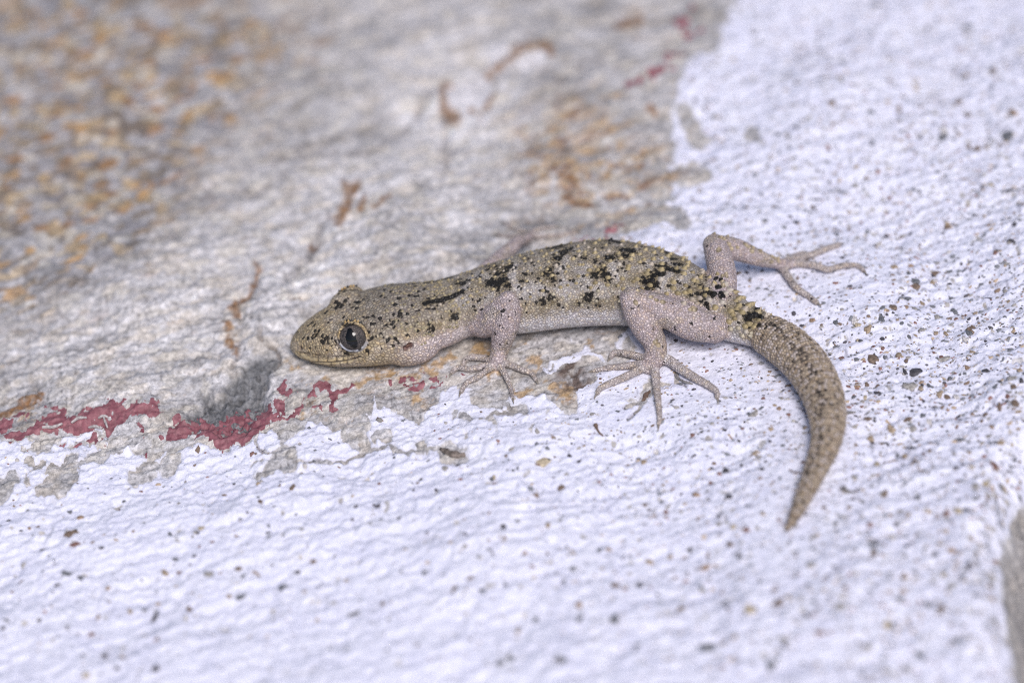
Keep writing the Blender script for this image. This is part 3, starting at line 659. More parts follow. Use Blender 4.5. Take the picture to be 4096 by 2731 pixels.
capd = math.sqrt(ER ** 2 - 1.36 ** 2)
def lidring(C, N, exv, eyv, r=1.44, rr=0.2):
    m, k = 40, 10; v, f = [], []
    for i in range(m):
        a = 2 * math.pi * i / m; o = math.cos(a) * exv + math.sin(a) * eyv
        w_ = rr * (1.0 + 0.35 * math.sin(a))
        for j in range(k):
            b = 2 * math.pi * j / k
            v.append(C + N * (capd - 0.02) + o * (r + w_ * math.cos(b)) + N * w_ * math.sin(b))
    for i in range(m):
        for j in range(k): f.append((i * k + j, ((i + 1) % m) * k + j, ((i + 1) % m) * k + (j + 1) % k, i * k + (j + 1) % k))
    push(v, f)
def mirror(p): 
    d = (p - SPC[iEYE]) @ SL[iEYE]; return p - 2 * d * SL[iEYE]
def mirrord(v): return v - 2 * (v @ SL[iEYE]) * SL[iEYE]
EN2 = -near * SL[iEYE] * 0.93 - ST[iEYE] * 0.22 + SU[iEYE] * 0.12; EN2 /= np.linalg.norm(EN2)
EC2 = mirror(EC) - SU[iEYE] * 0.75; ex2 = np.cross(SU[iEYE], EN2); ex2 /= np.linalg.norm(ex2); ey2 = np.cross(EN2, ex2)
lidring(EC, EN, ex_, ey_); lidring(EC2, EN2, ex2, ey2)
ellipsoid(EC, [EN * 1.35, ex_ * 1.5, ey_ * 1.5]); ellipsoid(EC2, [EN2 * 1.35, ex2 * 1.5, ey2 * 1.5])

gm = bpy.data.meshes.new('lizard_raw'); gm.from_pydata([tuple(v) for v in np.vstack(GV)], [], GF)
go = bpy.data.objects.new('lizard_raw', gm); col.objects.link(go)
rm_ = go.modifiers.new('r', 'REMESH'); rm_.mode = 'VOXEL'; rm_.voxel_size = 0.105; rm_.adaptivity = 0.0
dg = bpy.context.evaluated_depsgraph_get(); dg.update()
em = go.evaluated_get(dg).to_mesh()
nv = len(em.vertices); BV = np.empty(nv * 3, np.float32); em.vertices.foreach_get('co', BV); BV = BV.reshape(-1, 3).astype(np.float64)
npoly = len(em.polygons); ls = np.empty(len(em.loops), np.int32); em.loops.foreach_get('vertex_index', ls)
tot = np.empty(npoly, np.int32); em.polygons.foreach_get('loop_total', tot)
assert (tot == 4).all()
BF = ls.reshape(-1, 4)
ed_i = np.concatenate([BF[:, [0, 1]], BF[:, [1, 2]], BF[:, [2, 3]], BF[:, [3, 0]]])
go.evaluated_get(dg).to_mesh_clear()
bpy.data.objects.remove(go); 
deg = np.bincount(ed_i[:, 0], minlength=nv) + np.bincount(ed_i[:, 1], minlength=nv)
def lap(v):
    o = np.empty_like(v)
    for k in range(3):
        o[:, k] = np.bincount(ed_i[:, 0], v[ed_i[:, 1], k], minlength=nv) + np.bincount(ed_i[:, 1], v[ed_i[:, 0], k], minlength=nv)
    return o / deg[:, None]
def normals(v):
    a = np.cross(v[BF[:, 2]] - v[BF[:, 0]], v[BF[:, 3]] - v[BF[:, 1]]); n = np.zeros_like(v)
    for k in range(3):
        s_ = 0
        for c in range(4): s_ = s_ + np.bincount(BF[:, c], a[:, k], minlength=nv)
        n[:, k] = s_
    return n / (np.linalg.norm(n, axis=1)[:, None] + 1e-12)
def near_curve(v, c):             # squared distance and index to the closest sample of a curve
    best = np.full(len(v), 1e18); bi = np.zeros(len(v), np.int32)
    for i in range(len(c)):
        d = ((v - c[i]) ** 2).sum(1); k = d < best; best[k] = d[k]; bi[k] = i
    return np.sqrt(best), bi
def digit_dist(v):
    best = np.full(len(v), 9.0); sub = v[:, 2] < 2.2
    for c in DIGC:
        d, bi = near_curve(v[sub], c[4::2, :3]); best[sub] = np.minimum(best[sub], d)
    return best
dd = digit_dist(BV)
wsm = lerp(0.22, 0.62, sstep(0.6, 1.2, dd))
eyed = np.minimum(np.linalg.norm(BV - (EC + EN * capd), axis=1), np.linalg.norm(BV - (EC2 + EN2 * capd), axis=1))
wsm = np.minimum(wsm, lerp(0.18, 0.62, sstep(1.7, 2.4, eyed)))
for k in range(16): BV = BV + (lap(BV) - BV) * wsm[:, None]
BN = normals(BV)
if (BN * (BV - BV.mean(0))).sum() < 0: BF = BF[:, ::-1].copy(); BN = -BN

# local body coordinates
dS, iS = near_curve(BV, SPC)
rel = BV - SPC[iS]
lat = (rel * SL[iS]).sum(1) * near; ver = (rel * SU[iS]).sum(1); e_ = np.hypot(lat / SA[iS], ver / SB[iS]); sarc = SS[iS] + (rel * ST[iS]).sum(1)
thv = np.arctan2(ver / SB[iS], lat / SA[iS])
dl = np.full(nv, 9.0)
for c in LIMB:
    d, bi = near_curve(BV, c[::2, :3]); dl = np.minimum(dl, d / c[::2, 3][bi])
limbm = sstep(1.35, 1.1, dl) * sstep(0.98, 1.06, e_)
limbm = np.maximum(limbm, sstep(0.75, 0.45, dd))
tailm = sstep(iTB - 1.5, iTB + 1.5, iS + 0.0) * (1 - limbm)
headm = sstep(iNECK + 12, iNECK - 6, iS + 0.0) * (1 - limbm)
trunkm = (1 - tailm) * (1 - headm) * (1 - limbm)
# ground truth marks: measured in crops, dropped on the skin as spots in space
bv1 = bvh_of(BV, BF)
def q2(x, y): return (1700 + x / 2.6133, 850 + y / 2.6133)
def q3(x, y): return (2350 + x / 2.6133, 900 + y / 2.6133)
def qh(x, y): return (1150 + x / 4.238, 1130 + y / 4.238)
NOI = 0.30 * (perlin(BV[:, 0] / 0.55, BV[:, 1] / 0.55 + BV[:, 2] / 0.6, 301) + 0.6 * perlin(BV[:, 0] / 0.25, BV[:, 1] / 0.25 + BV[:, 2] / 0.27, 302))
def mark(lst, field, soft=0.35):
    for it in lst:
        pts, r, w = it[:-2], it[-2], it[-1]
        hs = [hit(bv1, *p)[0] for p in pts]; hs = [h for h in hs if h is not None]
        if not hs: continue
        if len(hs) == 1: hs = hs * 2
        for a, b in zip(hs[:-1], hs[1:]):
            ab = b - a; L = ab @ ab + 1e-9
            t = np.clip(((BV - a) @ ab) / L, 0, 1); d = np.linalg.norm(BV - a - t[:, None] * ab, axis=1)
            field[:] = np.maximum(field, w * sstep(r * (1 + soft), r * (1 - soft), d + NOI * r))
    return field
k2 = 1 / 2.6133 / PXMM
dark = np.zeros(nv)
S2 = [[(0, 735), (160, 705), (235, 685), (310, 660), 17, 1], [(0, 945), (110, 925), (210, 905), (330, 855), (390, 825), 24, 1], [(330, 735), (400, 750), (440, 715), 30, .6],
      [(690, 735), (760, 740), (820, 715), 42, .95], [(850, 750), 34, .9], [(870, 580), (900, 560), 24, .95], [(770, 630), (850, 590), 42, .55], [(640, 600), (760, 560), 26, .5],
      [(1340, 370), (1400, 350), 34, .95], [(1390, 480), 38, .95], [(1440, 430), (1510, 385), 30, .8], [(1380, 535), 24, .9], [(1300, 600), 30, 1], [(1290, 660), (1360, 670), 45, .6], [(1240, 640), 30, .6],
      [(1930, 290), (2010, 305), 30, .95], [(2070, 390), (2140, 400), 36, .95], [(2090, 450), 28, .95], [(1900, 480), (1960, 480), 30, .95], [(1770, 650), 32, .95], [(1850, 610), (1900, 670), 34, .8], [(1650, 465), 26, .8], [(1780, 500), 25, .6], [(1850, 560), 25, .6],
      [(1310, 890), 32, .9], [(1220, 920), 26, .8], [(1700, 890), 38, .9], [(1740, 875), 22, .9], [(1600, 955), 18, .7], [(1800, 955), 20, .7], [(1400, 960), 20, .5],
      [(310, 1090), 30, .8], [(60, 1220), 45, .55], [(270, 1130), 20, .6], [(900, 1040), 50, .18], [(820, 1050), 40, .2], [(1650, 740), 18, .5], [(1000, 720), 18, .7], [(1050, 640), 22, .7], [(1060, 480), 22, .6], [(1120, 530), 20, .5], [(560, 680), 30, .4]]
S3 = [[(260, 165), (340, 190), 24, 1], [(390, 255), (460, 270), 30, 1], [(400, 320), 24, 1], [(200, 350), (260, 350), 24, .95], [(290, 310), 18, .9], [(830, 285), 24, .95], [(890, 350), 24, .95], [(950, 410), 26, 1], [(880, 470), (950, 485), 24, 1],
      [(760, 430), (830, 450), 32, .85], [(690, 520), (790, 512), 22, 1], [(610, 590), (660, 580), 34, .95], [(705, 620), 34, 1], [(640, 660), 32, .7], [(575, 550), 20, .6], [(1340, 560), 24, 1], [(1390, 570), 22, 1], [(1370, 650), 26, 1],
      [(1260, 700), (1320, 730), 30, 1], [(1160, 715), (1210, 745), 24, .9], [(1400, 735), 32, .8], [(1190, 790), 24, 1], [(1235, 825), (1270, 880), 16, .9], [(1790, 880), (1840, 880), 36, 1], [(1740, 940), (1790, 945), 36, 1], [(1670, 970), 30, 1], [(1685, 1060), 24, .6],
      [(1110, 600), 26, .5], [(1200, 650), 26, .6], [(1080, 750), 26, .6], [(660, 500), 24, .4], [(470, 860), 20, .3], [(550, 860), 24, .45], [(690, 1090), 22, .45], [(790, 1110), 22, .4], [(1900, 1050), 24, .5]]
mark([[q2(*p) for p in s_[:-2]] + [s_[-2] * 1.18 * k2, s_[-1]] for s_ in S2], dark)
mark([[q3(*p) for p in s_[:-2]] + [s_[-2] * 1.18 * k2, s_[-1]] for s_ in S3], dark)
kh = 1 / 4.238 / PXMM
SH = [[(500, 870), (430, 920), 45, .75], [(560, 900), (640, 930), (700, 970), 45, .6], [(580, 1000), (660, 1010), (730, 1030), 35, .65], [(350, 950), 40, .5], [(870, 360), (830, 420), 45, .8], [(980, 310), (910, 410), 35, .75], [(1120, 680), (960, 725), 22, .75],
      [(1390, 950), (1480, 920), 45, .75], [(1580, 890), 40, .85], [(1810, 950), 48, .9], [(1690, 1020), 36, .8], [(1920, 1045), 36, .7], [(1600, 970), (1850, 1000), 55, .4], [(1750, 630), 30, .8], [(1690, 710), 30, .75], [(1810, 740), 32, .85], [(1605, 785), 25, .6], [(1870, 650), 28, .7], [(2010, 690), 30, .7], [(2140, 720), 30, .7], [(1940, 570), 36, .7], [(2040, 530), 30, .7], [(2210, 830), 32, .7], [(1340, 590), (1480, 590), 26, .6], [(2090, 210), (2200, 230), 45, .5], [(1350, 270), 80, .25], [(650, 510), 45, .45], [(520, 690), 35, .5], [(1350, 1150), (1340, 1260), 30, .5], [(1450, 1290), 25, .5], [(930, 1200), (1090, 1220), 28, .55], [(270, 1070), 35, .4]]
mark([[qh(*p) for p in s_[:-2]] + [s_[-2] * kh, s_[-1]] for s_ in SH], dark)
# plates and mouth
groove = np.zeros(nv)
GL = [[(150, 1180), (200, 1245), (280, 1308), (400, 1340), (560, 1352), (760, 1352), (900, 1340), (1020, 1320), (1120, 1295), (1230, 1255), 19, 1.0]]
GL += [[a, b, 12, .9] for a, b in (((360, 1195), (365, 1330)), ((525, 1225), (520, 1340)), ((680, 1245), (675, 1345)), ((830, 1255), (835, 1345)), ((945, 1250), (950, 1325)), ((1020, 1240), (1025, 1315)), ((580, 1355), (590, 1405)), ((740, 1358), (750, 1415)), ((885, 1345), (905, 1420)), ((1010, 1325), (1020, 1400)), ((205, 1180), (215, 1240)))]
GL += [[(200, 1180), (370, 1205), (520, 1230), (680, 1250), (830, 1255), (950, 1250), (1110, 1240), 11, .8]]
mark([[qh(*p) for p in s_[:-2]] + [s_[-2] * kh, s_[-1]] for s_ in GL], groove, 0.6)
plate = np.zeros(nv)
mark([[qh(*p) for p in ((180, 1220), (300, 1270), (450, 1320), (640, 1340), (880, 1330), (1030, 1310))] + [75 * kh, 1]], plate, 0.25)
ear = mark([[qh(2000, 1120), qh(2090, 1060), 42 * kh, 1]], np.zeros(nv), 0.3)
nost = mark([[qh(225, 1105), 32 * kh, 1]], np.zeros(nv), 0.4)
wart = mark([[q3(1430, 1125), q3(1470, 1160), 34 * k2, 1]], np.zeros(nv), 0.5)
BV = BV - BN * (0.10 * groove + 0.35 * ear + 0.22 * nost - 0.16 * wart)[:, None]
# folds and rings: neck creases, tail whorls
crease = np.sin(sarc * 5.2) * sstep(0, 1, trunkm) * sstep(iNECK + 22, iNECK + 8, iS + 0.0) * sstep(0.1, -0.6, np.sin(thv))
BV = BV + BN * (0.03 * crease + 0.012 * tailm * np.sin(sarc * 2 * math.pi / 0.62) * sstep(iTB, iTB + 8, iS + 0.0))[:, None]
# break collar where the tail has regrown
BV = BV - BN * (0.10 * np.exp(-((iS - iTB) / 1.3) ** 2) * (1 - limbm))[:, None]

# colour
n_a = fbm(BV[:, 0] / 2.5, BV[:, 1] / 2.5 + BV[:, 2] / 2.5, 4, 311); n_b = fbm(BV[:, 0] / 0.8, BV[:, 1] / 0.8 + BV[:, 2] / 0.8, 3, 317)
st_ = np.sin(thv)
C = np.tile([0.36, 0.315, 0.245], (nv, 1))
C = cmix(C, [0.47, 0.445, 0.42], sstep(0.0, 0.5, n_a) * 0.6)
C = cmix(C, [0.23, 0.19, 0.115], sstep(0.05, 0.6, -n_a) * 0.6)
pale = np.zeros(nv)
mark([[q2(*p) for p in s_[:-2]] + [s_[-2] * k2, s_[-1]] for s_ in [[(470, 690), (420, 780), (330, 900), 40, .6], [(930, 560), (900, 680), (960, 780), 45, .75], [(1480, 470), (1390, 610), (1440, 720), 45, .6], [(1990, 520), (1940, 620), (1990, 700), 45, .6], [(1000, 820), (1500, 850), (1900, 850), 50, .4]]], pale)
mark([[q3(*p) for p in s_[:-2]] + [s_[-2] * k2, s_[-1]] for s_ in [[(270, 400), (240, 480), (300, 560), 45, .7], [(860, 510), (790, 560), (760, 650), 45, .8], [(1430, 600), (1440, 680), (1480, 660), 40, .8], [(1300, 790), (1400, 800), 45, .6], [(1880, 930), (1920, 900), 28, .9]]], pale)
C = cmix(C, [0.60, 0.57, 0.55], pale * 0.8)
flank = sstep(0.28, -0.12, st_ + 0.12 * n_b)
C = cmix(C, [0.68, 0.645, 0.635], flank * (1 - tailm))
C = cmix(C, [0.62, 0.47, 0.31], sstep(-0.80, -0.97, st_) * (1 - tailm) * (1 - headm))
HC = np.tile([0.40, 0.325, 0.205], (nv, 1)); HC = cmix(HC, [0.47, 0.40, 0.30], sstep(-0.1, 0.5, n_a))
HC = cmix(HC, [0.26, 0.235, 0.20], sstep(0.35, 0.85, st_) * sstep(iEYE - 10, iEYE + 10, iS + 0.0) * 0.75)
cheek = sstep(iEYE + 6, iEYE + 24, iS + 0.0) * sstep(0.55, 0.0, st_)
HC = cmix(HC, [0.63, 0.545, 0.525], cheek)
HC = cmix(HC, [0.56, 0.46, 0.28], np.maximum(plate, sstep(-0.45, -0.7, st_) * (1 - cheek)) * 0.85)
C = C + (HC - C) * headm[:, None]
TC = np.tile([0.38, 0.30, 0.215], (nv, 1)); TC = cmix(TC, [0.47, 0.40, 0.35], sstep(0.45, -0.3, st_) * 0.6); TC = cmix(TC, [0.27, 0.22, 0.17], sstep(0.0, 0.6, n_b) * 0.6)
TC = cmix(TC, [0.28, 0.215, 0.155], sstep(NS * 0.80, NS * 0.98, iS + 0.0) * 0.7)
C = C + (TC - C) * tailm[:, None]
LC = np.tile([0.535, 0.455, 0.44], (nv, 1)); LC = cmix(LC, [0.42, 0.34, 0.32], sstep(0.05, 0.6, n_b) * 0.7); LC = cmix(LC, [0.42, 0.37, 0.29], sstep(0.1, 0.6, n_a) * 0.5)
LC = cmix(LC, [0.53, 0.47, 0.43], sstep(0.9, 0.4, dd))
C = C + (LC - C) * limbm[:, None]
# tail speckles in lengthwise rows
ts = sstep(0.28, 0.62, perlin(sarc / 0.9, thv * 2.6 + 4, 331) + 0.5 * perlin(sarc / 0.4, thv * 5, 332)) * tailm * sstep(-0.1, 0.4, st_)
spine_row = np.exp(-((thv - 1.25) / 0.22) ** 2) * sstep(-0.1, 0.4, perlin(sarc / 0.7, 3.0 + 0 * sarc, 335)) * tailm
ls_ = sstep(0.45, 0.75, perlin(BV[:, 0] / 0.8, BV[:, 1] / 0.8 + BV[:, 2] / 0.7, 341)) * limbm * 0.30
hs_ = sstep(0.35, 0.7, perlin(BV[:, 0] / 0.6, BV[:, 1] / 0.6 + BV[:, 2] / 0.6, 345)) * headm * sstep(0.1, 0.5, st_) * 0.35
blk = np.clip(np.maximum.reduce([np.where(dark > .93, 1.05, dark * .95), ts * 0.5, spine_row * 0.85, ls_, hs_, 0.07 * (trunkm * sstep(0.2, 0.6, st_)), 0.06 * headm * sstep(-0.1, .4, st_)]), 0, 1.05)
blk *= (1 - 0.5 * plate)
halo = np.zeros(nv)
mark([[q2(*p) for p in s_[:-2]] + [s_[-2] * 2.1 * k2, s_[-1]] for s_ in S2 if s_[-1] > .5], halo, .6); mark([[q3(*p) for p in s_[:-2]] + [s_[-2] * 2.1 * k2, s_[-1]] for s_ in S3 if s_[-1] > .5], halo, .6)
hz = halo * (1 - 0.8 * pale) * (1 - limbm) * (1 - tailm)
C = cmix(C, np.array([0.17, 0.135, 0.07]), hz * 0.72); blk = np.maximum(blk, hz * .38)
C = cmix(C, np.array([0.10, 0.085, 0.055]), np.clip(dark * 0.55, 0, .6))
C = cmix(C, [0.03, 0.025, 0.03], groove * 0.85); C = cmix(C, [0.13, 0.06, 0.05], ear * 0.9); C = cmix(C, [0.06, 0.02, 0.02], nost * 0.9); C = cmix(C, [0.66, 0.56, 0.52], wart)
lidd = np.abs(np.linalg.norm(BV - (EC + EN * capd), axis=1) - 1.44); lidm = sstep(0.32, 0.15, lidd)
updn = ((BV - EC) @ ey_) / 1.5
LID = cmix(np.tile([0.44, 0.34, 0.19], (nv, 1)), [0.34, 0.35, 0.40], sstep(0.1, -0.6, updn))
C = C + (LID - C) * (lidm * 0.9)[:, None]; plate = np.maximum(plate, lidm * sstep(0.0, -0.5, updn))
sock = sstep(1.42, 1.3, np.linalg.norm(BV - (EC + EN * capd), axis=1)); C = cmix(C, [0.02, 0.02, 0.025], sock)
C = np.clip(C * (1.13 + 0.12 * n_b)[:, None], 0.01, 0.78)

skin = mat_skin()
gecko = bpy.data.objects.new('gecko', None); col.objects.link(gecko)
base_p = np.array([SPC[NS // 3][0], SPC[NS // 3][1], 0.0]); gecko.location = Vector(base_p * MM)
gecko.empty_display_size = 0.01
gecko['label'] = 'small grey-brown gecko with black blotches, knobbly back and curved tail, lying flat on the stone'
gecko['category'] = 'gecko'
def gpart(name, me, mat, **t): return obj(name, me, mat, gecko, **t)
bme = mesh_from('body', BV - base_p, BF)
add_col(bme, 'col', C); add_f(bme, 'blk', blk); add_f(bme, 'plate', np.clip(plate, 0, 1)); add_f(bme, 'big', headm * 1.0); add_f(bme, 'tail', (tailm > 0.5) * 1.0)
rr_ = SA[iS]
add_v(bme, 'suv', np.stack([sarc * 0.62, thv * rr_ * 1.35, 0 * sarc], 1))
body = gpart('body', bme, skin)

# keeled tubercles along the back, one joined part
TV, TF, TCOL = [], [], []
def tubercle(p, n, t, r, h, c, keel=0.5):
    t = t - (t @ n) * n; t /= np.linalg.norm(t) + 1e-9; b = np.cross(n, t); k = 7; o = sum(map(len, TV))
    v = []
    for (rs, hh, sh) in ((1.18, -0.10, 0.0), (0.70, 0.40, 0.14), (0.30, 0.80, 0.42)):
        for j in range(k):
            a = 2 * math.pi * j / k + 0.3
            v.append(p + t * (r * rs * 1.15 * math.cos(a) + sh * r) + b * r * rs * 0.92 * math.sin(a) + n * h * hh * (1 + 0.1 * math.sin(3 * a)))
    v.append(p + t * r * 0.75 + n * h * 1.15)
    TV.append(np.array(v))
    for i in range(2):
        for j in range(k): 
            q = (j + 1) % k; TF.append((o + i * k + j, o + i * k + q, o + (i + 1) * k + q)); TF.append((o + i * k + j, o + (i + 1) * k + q, o + (i + 1) * k + j))
    for j in range(k): TF.append((o + 2 * k + j, o + 2 * k + (j + 1) % k, o + 3 * k))
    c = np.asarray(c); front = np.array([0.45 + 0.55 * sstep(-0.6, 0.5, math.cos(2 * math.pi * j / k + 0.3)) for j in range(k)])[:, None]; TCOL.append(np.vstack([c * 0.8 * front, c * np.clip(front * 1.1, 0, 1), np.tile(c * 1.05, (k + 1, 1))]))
bv2 = bvh_of(BV, BF)
def drop_on(i, th, rows=None):
    dirv = near * SL[i] * math.cos(th) + SU[i] * math.sin(th)
    o = SPC[i] + dirv * (SA[i] * 1.9 + 2)
    r = bv2.ray_cast(Vector(o), Vector(-dirv))
    if r[0] is None: return None
    p = np.array(r[0]); 
    if np.linalg.norm(p - SPC[i]) > max(SA[i], SB[i]) * 1.12 + 0.25: return None
    return p, np.array(r[1])
from mathutils.kdtree import KDTree
kd = KDTree(nv)
for i in range(nv): kd.insert(BV[i], i)
kd.balance()
srow = np.arange(SS[iNECK] - 1.0, SS[iTB] - 0.2, 1.08)
for a, sv in enumerate(srow):
    for k in range(12):
        th = math.radians(14 + k * 13.4 + (6.7 if a % 2 else 0)) + random.uniform(-.09, .09)
        s_ = sv + random.uniform(-.36, .36); i = int(np.clip(np.searchsorted(SS, s_), 0, NS - 1))
        q = drop_on(i, th)
        if q is None: continue
        p, n = q; vi = kd.find(Vector(p))[1]
        ramp = sstep(SS[iNECK], SS[iTB], s_); edgef = 0.72 + 0.28 * math.sin(th)
        r = (0.19 + 0.14 * ramp) * edgef * random.uniform(.75, 1.15); h = (0.14 + 0.25 * ramp) * edgef * random.uniform(.75, 1.25)
        dk = dark[vi]
        c = np.array([0.41, 0.33, 0.185]) * random.uniform(.8, 1.2) if random.random() < 0.78 else np.array([0.47, 0.40, 0.32])
        if pale[vi] > 0.4: c = np.array([0.55, 0.49, 0.42])
        if th < 0.55 or th > 2.6: c = c * 0.5 + np.array([0.28, 0.26, 0.22])
        if dk > 0.55 and random.random() < dk: c = np.array([0.014, 0.012, 0.011])
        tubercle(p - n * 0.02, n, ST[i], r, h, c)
for q in range(150):                       # nape and temples
    i = random.randint(iEYE + 12, iNECK + 4); th = random.uniform(0.05, math.pi - 0.05)
    w_ = drop_on(i, th)
    if w_ is None or np.linalg.norm(w_[0] - EC) < 2.3 or np.linalg.norm(w_[0] - EC2) < 2.3: continue
    vi = kd.find(Vector(w_[0]))[1]
    if limbm[vi] > .3: continue
    c = np.array([0.36, 0.30, 0.18]) * random.uniform(.7, 1.15)
    if dark[vi] > .4: c = np.array([0.02, 0.018, 0.015])
    tubercle(w_[0] - w_[1] * 0.02, w_[1], ST[i], random.uniform(.13, .21), random.uniform(.07, .13), c)
nring = int((SS[-1] - SS[iTB]) / 0.43)
for a in range(1, nring):                  # overlapping scales of the regrown tail, in whorls
    s_ = SS[iTB] + 0.3 + a * 0.43; i = int(np.clip(np.searchsorted(SS, s_), 0, NS - 3)); rad = SA[i]
    if rad < 0.3: break
    kk = max(6, int(2 * math.pi * rad * 0.78 / 0.33))
    for k in range(kk):
        th = -0.9 + (k + 0.5 * (a % 2)) * (math.pi + 1.8) / kk + random.uniform(-.03, .03)
        q = drop_on(i, th)
        if q is None: continue
        u = random.random(); st2 = math.sin(th)
        c = np.array([0.375, 0.30, 0.22]) * random.uniform(.62, 1.2) if u < .72 else np.array([0.45, 0.385, 0.345])
        if st2 > 0.15 and (u < .10 or (abs(th - 1.25) < .2 and u < .5)): c = np.array([0.09, 0.07, 0.055])
        tubercle(q[0] - q[1] * 0.02, q[1], ST[i], 0.19 * min(1, rad / 1.2 + .35), 0.11 * min(1, rad / 1.2 + .25), c)
for q in range(46):                        # spiny scales on thighs and shins
    c_ = LIMB[random.choice([0, 1, 3, 4, 4])]; i = random.randint(4, len(c_) - 5); a = random.uniform(0.3, 2.8)
    dirv = np.array([0.25 * random.uniform(-1, 1), -0.5 * math.cos(a) - 0.25, math.sin(a)]); dirv /= np.linalg.norm(dirv)
    r = bv2.ray_cast(Vector(c_[i, :3] + dirv * 6), Vector(-dirv))
    if r[0] is None or np.linalg.norm(np.array(r[0]) - c_[i, :3]) > c_[i, 3] * 1.5: continue
    tubercle(np.array(r[0]), np.array(r[1]), c_[i + 2, :3] - c_[i, :3], random.uniform(.2, .28), random.uniform(.14, .26), np.array([0.47, 0.38, 0.25]) * random.uniform(.7, 1.15))
for k in range(7):                         # little thorns over both eyes
    for (E, N, xx, yy) in ((EC, EN, ex_, ey_), (EC2, EN2, ex2, ey2)):
        a = math.radians(62 + k * 11); o = math.cos(a) * xx + math.sin(a) * yy
        p = E + N * capd + o * 1.66; r = bv2.find_nearest(Vector(p))
        if r[0] is not None: tubercle(np.array(r[0]), np.array(r[1]) * .5 + o * .5, ST[iEYE], .13, .22, np.array([0.5, 0.34, 0.15]) if k % 3 else np.array([.05, .045, .04]))
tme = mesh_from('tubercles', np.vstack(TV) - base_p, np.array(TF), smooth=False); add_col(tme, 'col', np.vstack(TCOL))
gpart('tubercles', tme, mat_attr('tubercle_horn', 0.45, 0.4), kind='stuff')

# claws
claw_m = mat_plain('claw_horn', (0.22, 0.19, 0.16), 0.4, 0.2)
for tip, dirv, rb in CLAWS:
    dirv = dirv / np.linalg.norm(dirv); vs, fs = [], []; k = 6; L = 0.62
    side = np.cross(dirv, [0, 0, 1.0]); side /= np.linalg.norm(side)
    for i, (t, rr, dz) in enumerate(((-0.25, .15, 0.0), (0.15, .13, .04), (0.5, .09, .02), (0.8, .05, -.10))):
        for j in range(k):
            a = 2 * math.pi * j / k; vs.append(tip + dirv * (rb * .6 + L * t) + side * rr * math.cos(a) + np.array([0, 0, 1.0]) * (rr * math.sin(a) + dz))
    vs.append(tip + dirv * (rb * .6 + L) + np.array([0, 0, -.22]))
    for i in range(3):
        for j in range(k): fs += [(i * k + j, i * k + (j + 1) % k, (i + 1) * k + (j + 1) % k), (i * k + j, (i + 1) * k + (j + 1) % k, (i + 1) * k + j)]
    for j in range(k): fs.append((3 * k + j, 3 * k + (j + 1) % k, 4 * k))
    gpart('claw', mesh_from('claw', np.array(vs) - base_p, np.array(fs)), claw_m)

# eyes
iris_m, pupil_m = mat_iris(), mat_pupil()
PUP = [(1060, 765), (1090, 772), (1112, 800), (1127, 832), (1160, 858), (1163, 905), (1182, 960), (1192, 1010), (1182, 1078), (1150, 1086), (1110, 1088), (1082, 1060), (1062, 1030), (1022, 1010), (1010, 955), (1000, 902), (1020, 852), (1032, 792)]
pp = np.array([((x - 1108) * kh * 1.08, (922 - y) * kh * 1.06) for x, y in PUP])
def eyeball(E, N, xx, yy):
    v, f = [], []; m, k = 48, 24
    for i in range(k + 1):
        p = (math.pi * 0.72) * i / k
        for j in range(m):
            a = 2 * math.pi * j / m; v.append(E + ER * (N * math.cos(p) + math.sin(p) * (math.cos(a) * xx + math.sin(a) * yy)))
    for i in range(k):
        for j in range(m): f.append((i * m + j, i * m + (j + 1) % m, (i + 1) * m + (j + 1) % m, (i + 1) * m + j))
    o = gpart('eye', mesh_from('eye', np.array(v) - base_p, np.array(f)), iris_m)
    pts = []
    for a, b in zip(pp, np.roll(pp, -1, axis=0)):
        for t in (0, .5): pts.append(a + (b - a) * t)
    pts = np.array(pts); v, f = [], []; n = len(pts); c0 = pts.mean(0)
    for i, s_ in enumerate((1.0, .8, .55, .3, .1)):
        for q in pts:
            u = c0 + (q - c0) * s_; z = math.sqrt(ER ** 2 - u @ u) ; w_ = E + xx * u[0] + yy * u[1] + N * z
            v.append(E + (w_ - E) * (1 + (0.012 if i else 0.002) / ER))
    for i in range(4):
        for j in range(n): f.append((i * n + j, i * n + (j + 1) % n, (i + 1) * n + (j + 1) % n, (i + 1) * n + j))
    v.append(E + (E + xx * c0[0] + yy * c0[1] + N * math.sqrt(ER ** 2 - c0 @ c0) - E) * (1 + .012 / ER))
    me = bpy.data.meshes.new('pupil'); 
    me.from_pydata([tuple((q - base_p) * MM) for q in v], [], f + [(4 * n + j, 4 * n + (j + 1) % n, 5 * n) for j in range(n)])
    for p_ in me.polygons: p_.use_smooth = True
    obj('pupil', me, pupil_m, o)
eyeball(EC, EN, ex_, ey_); eyeball(EC2, EN2, ex2, ey2)

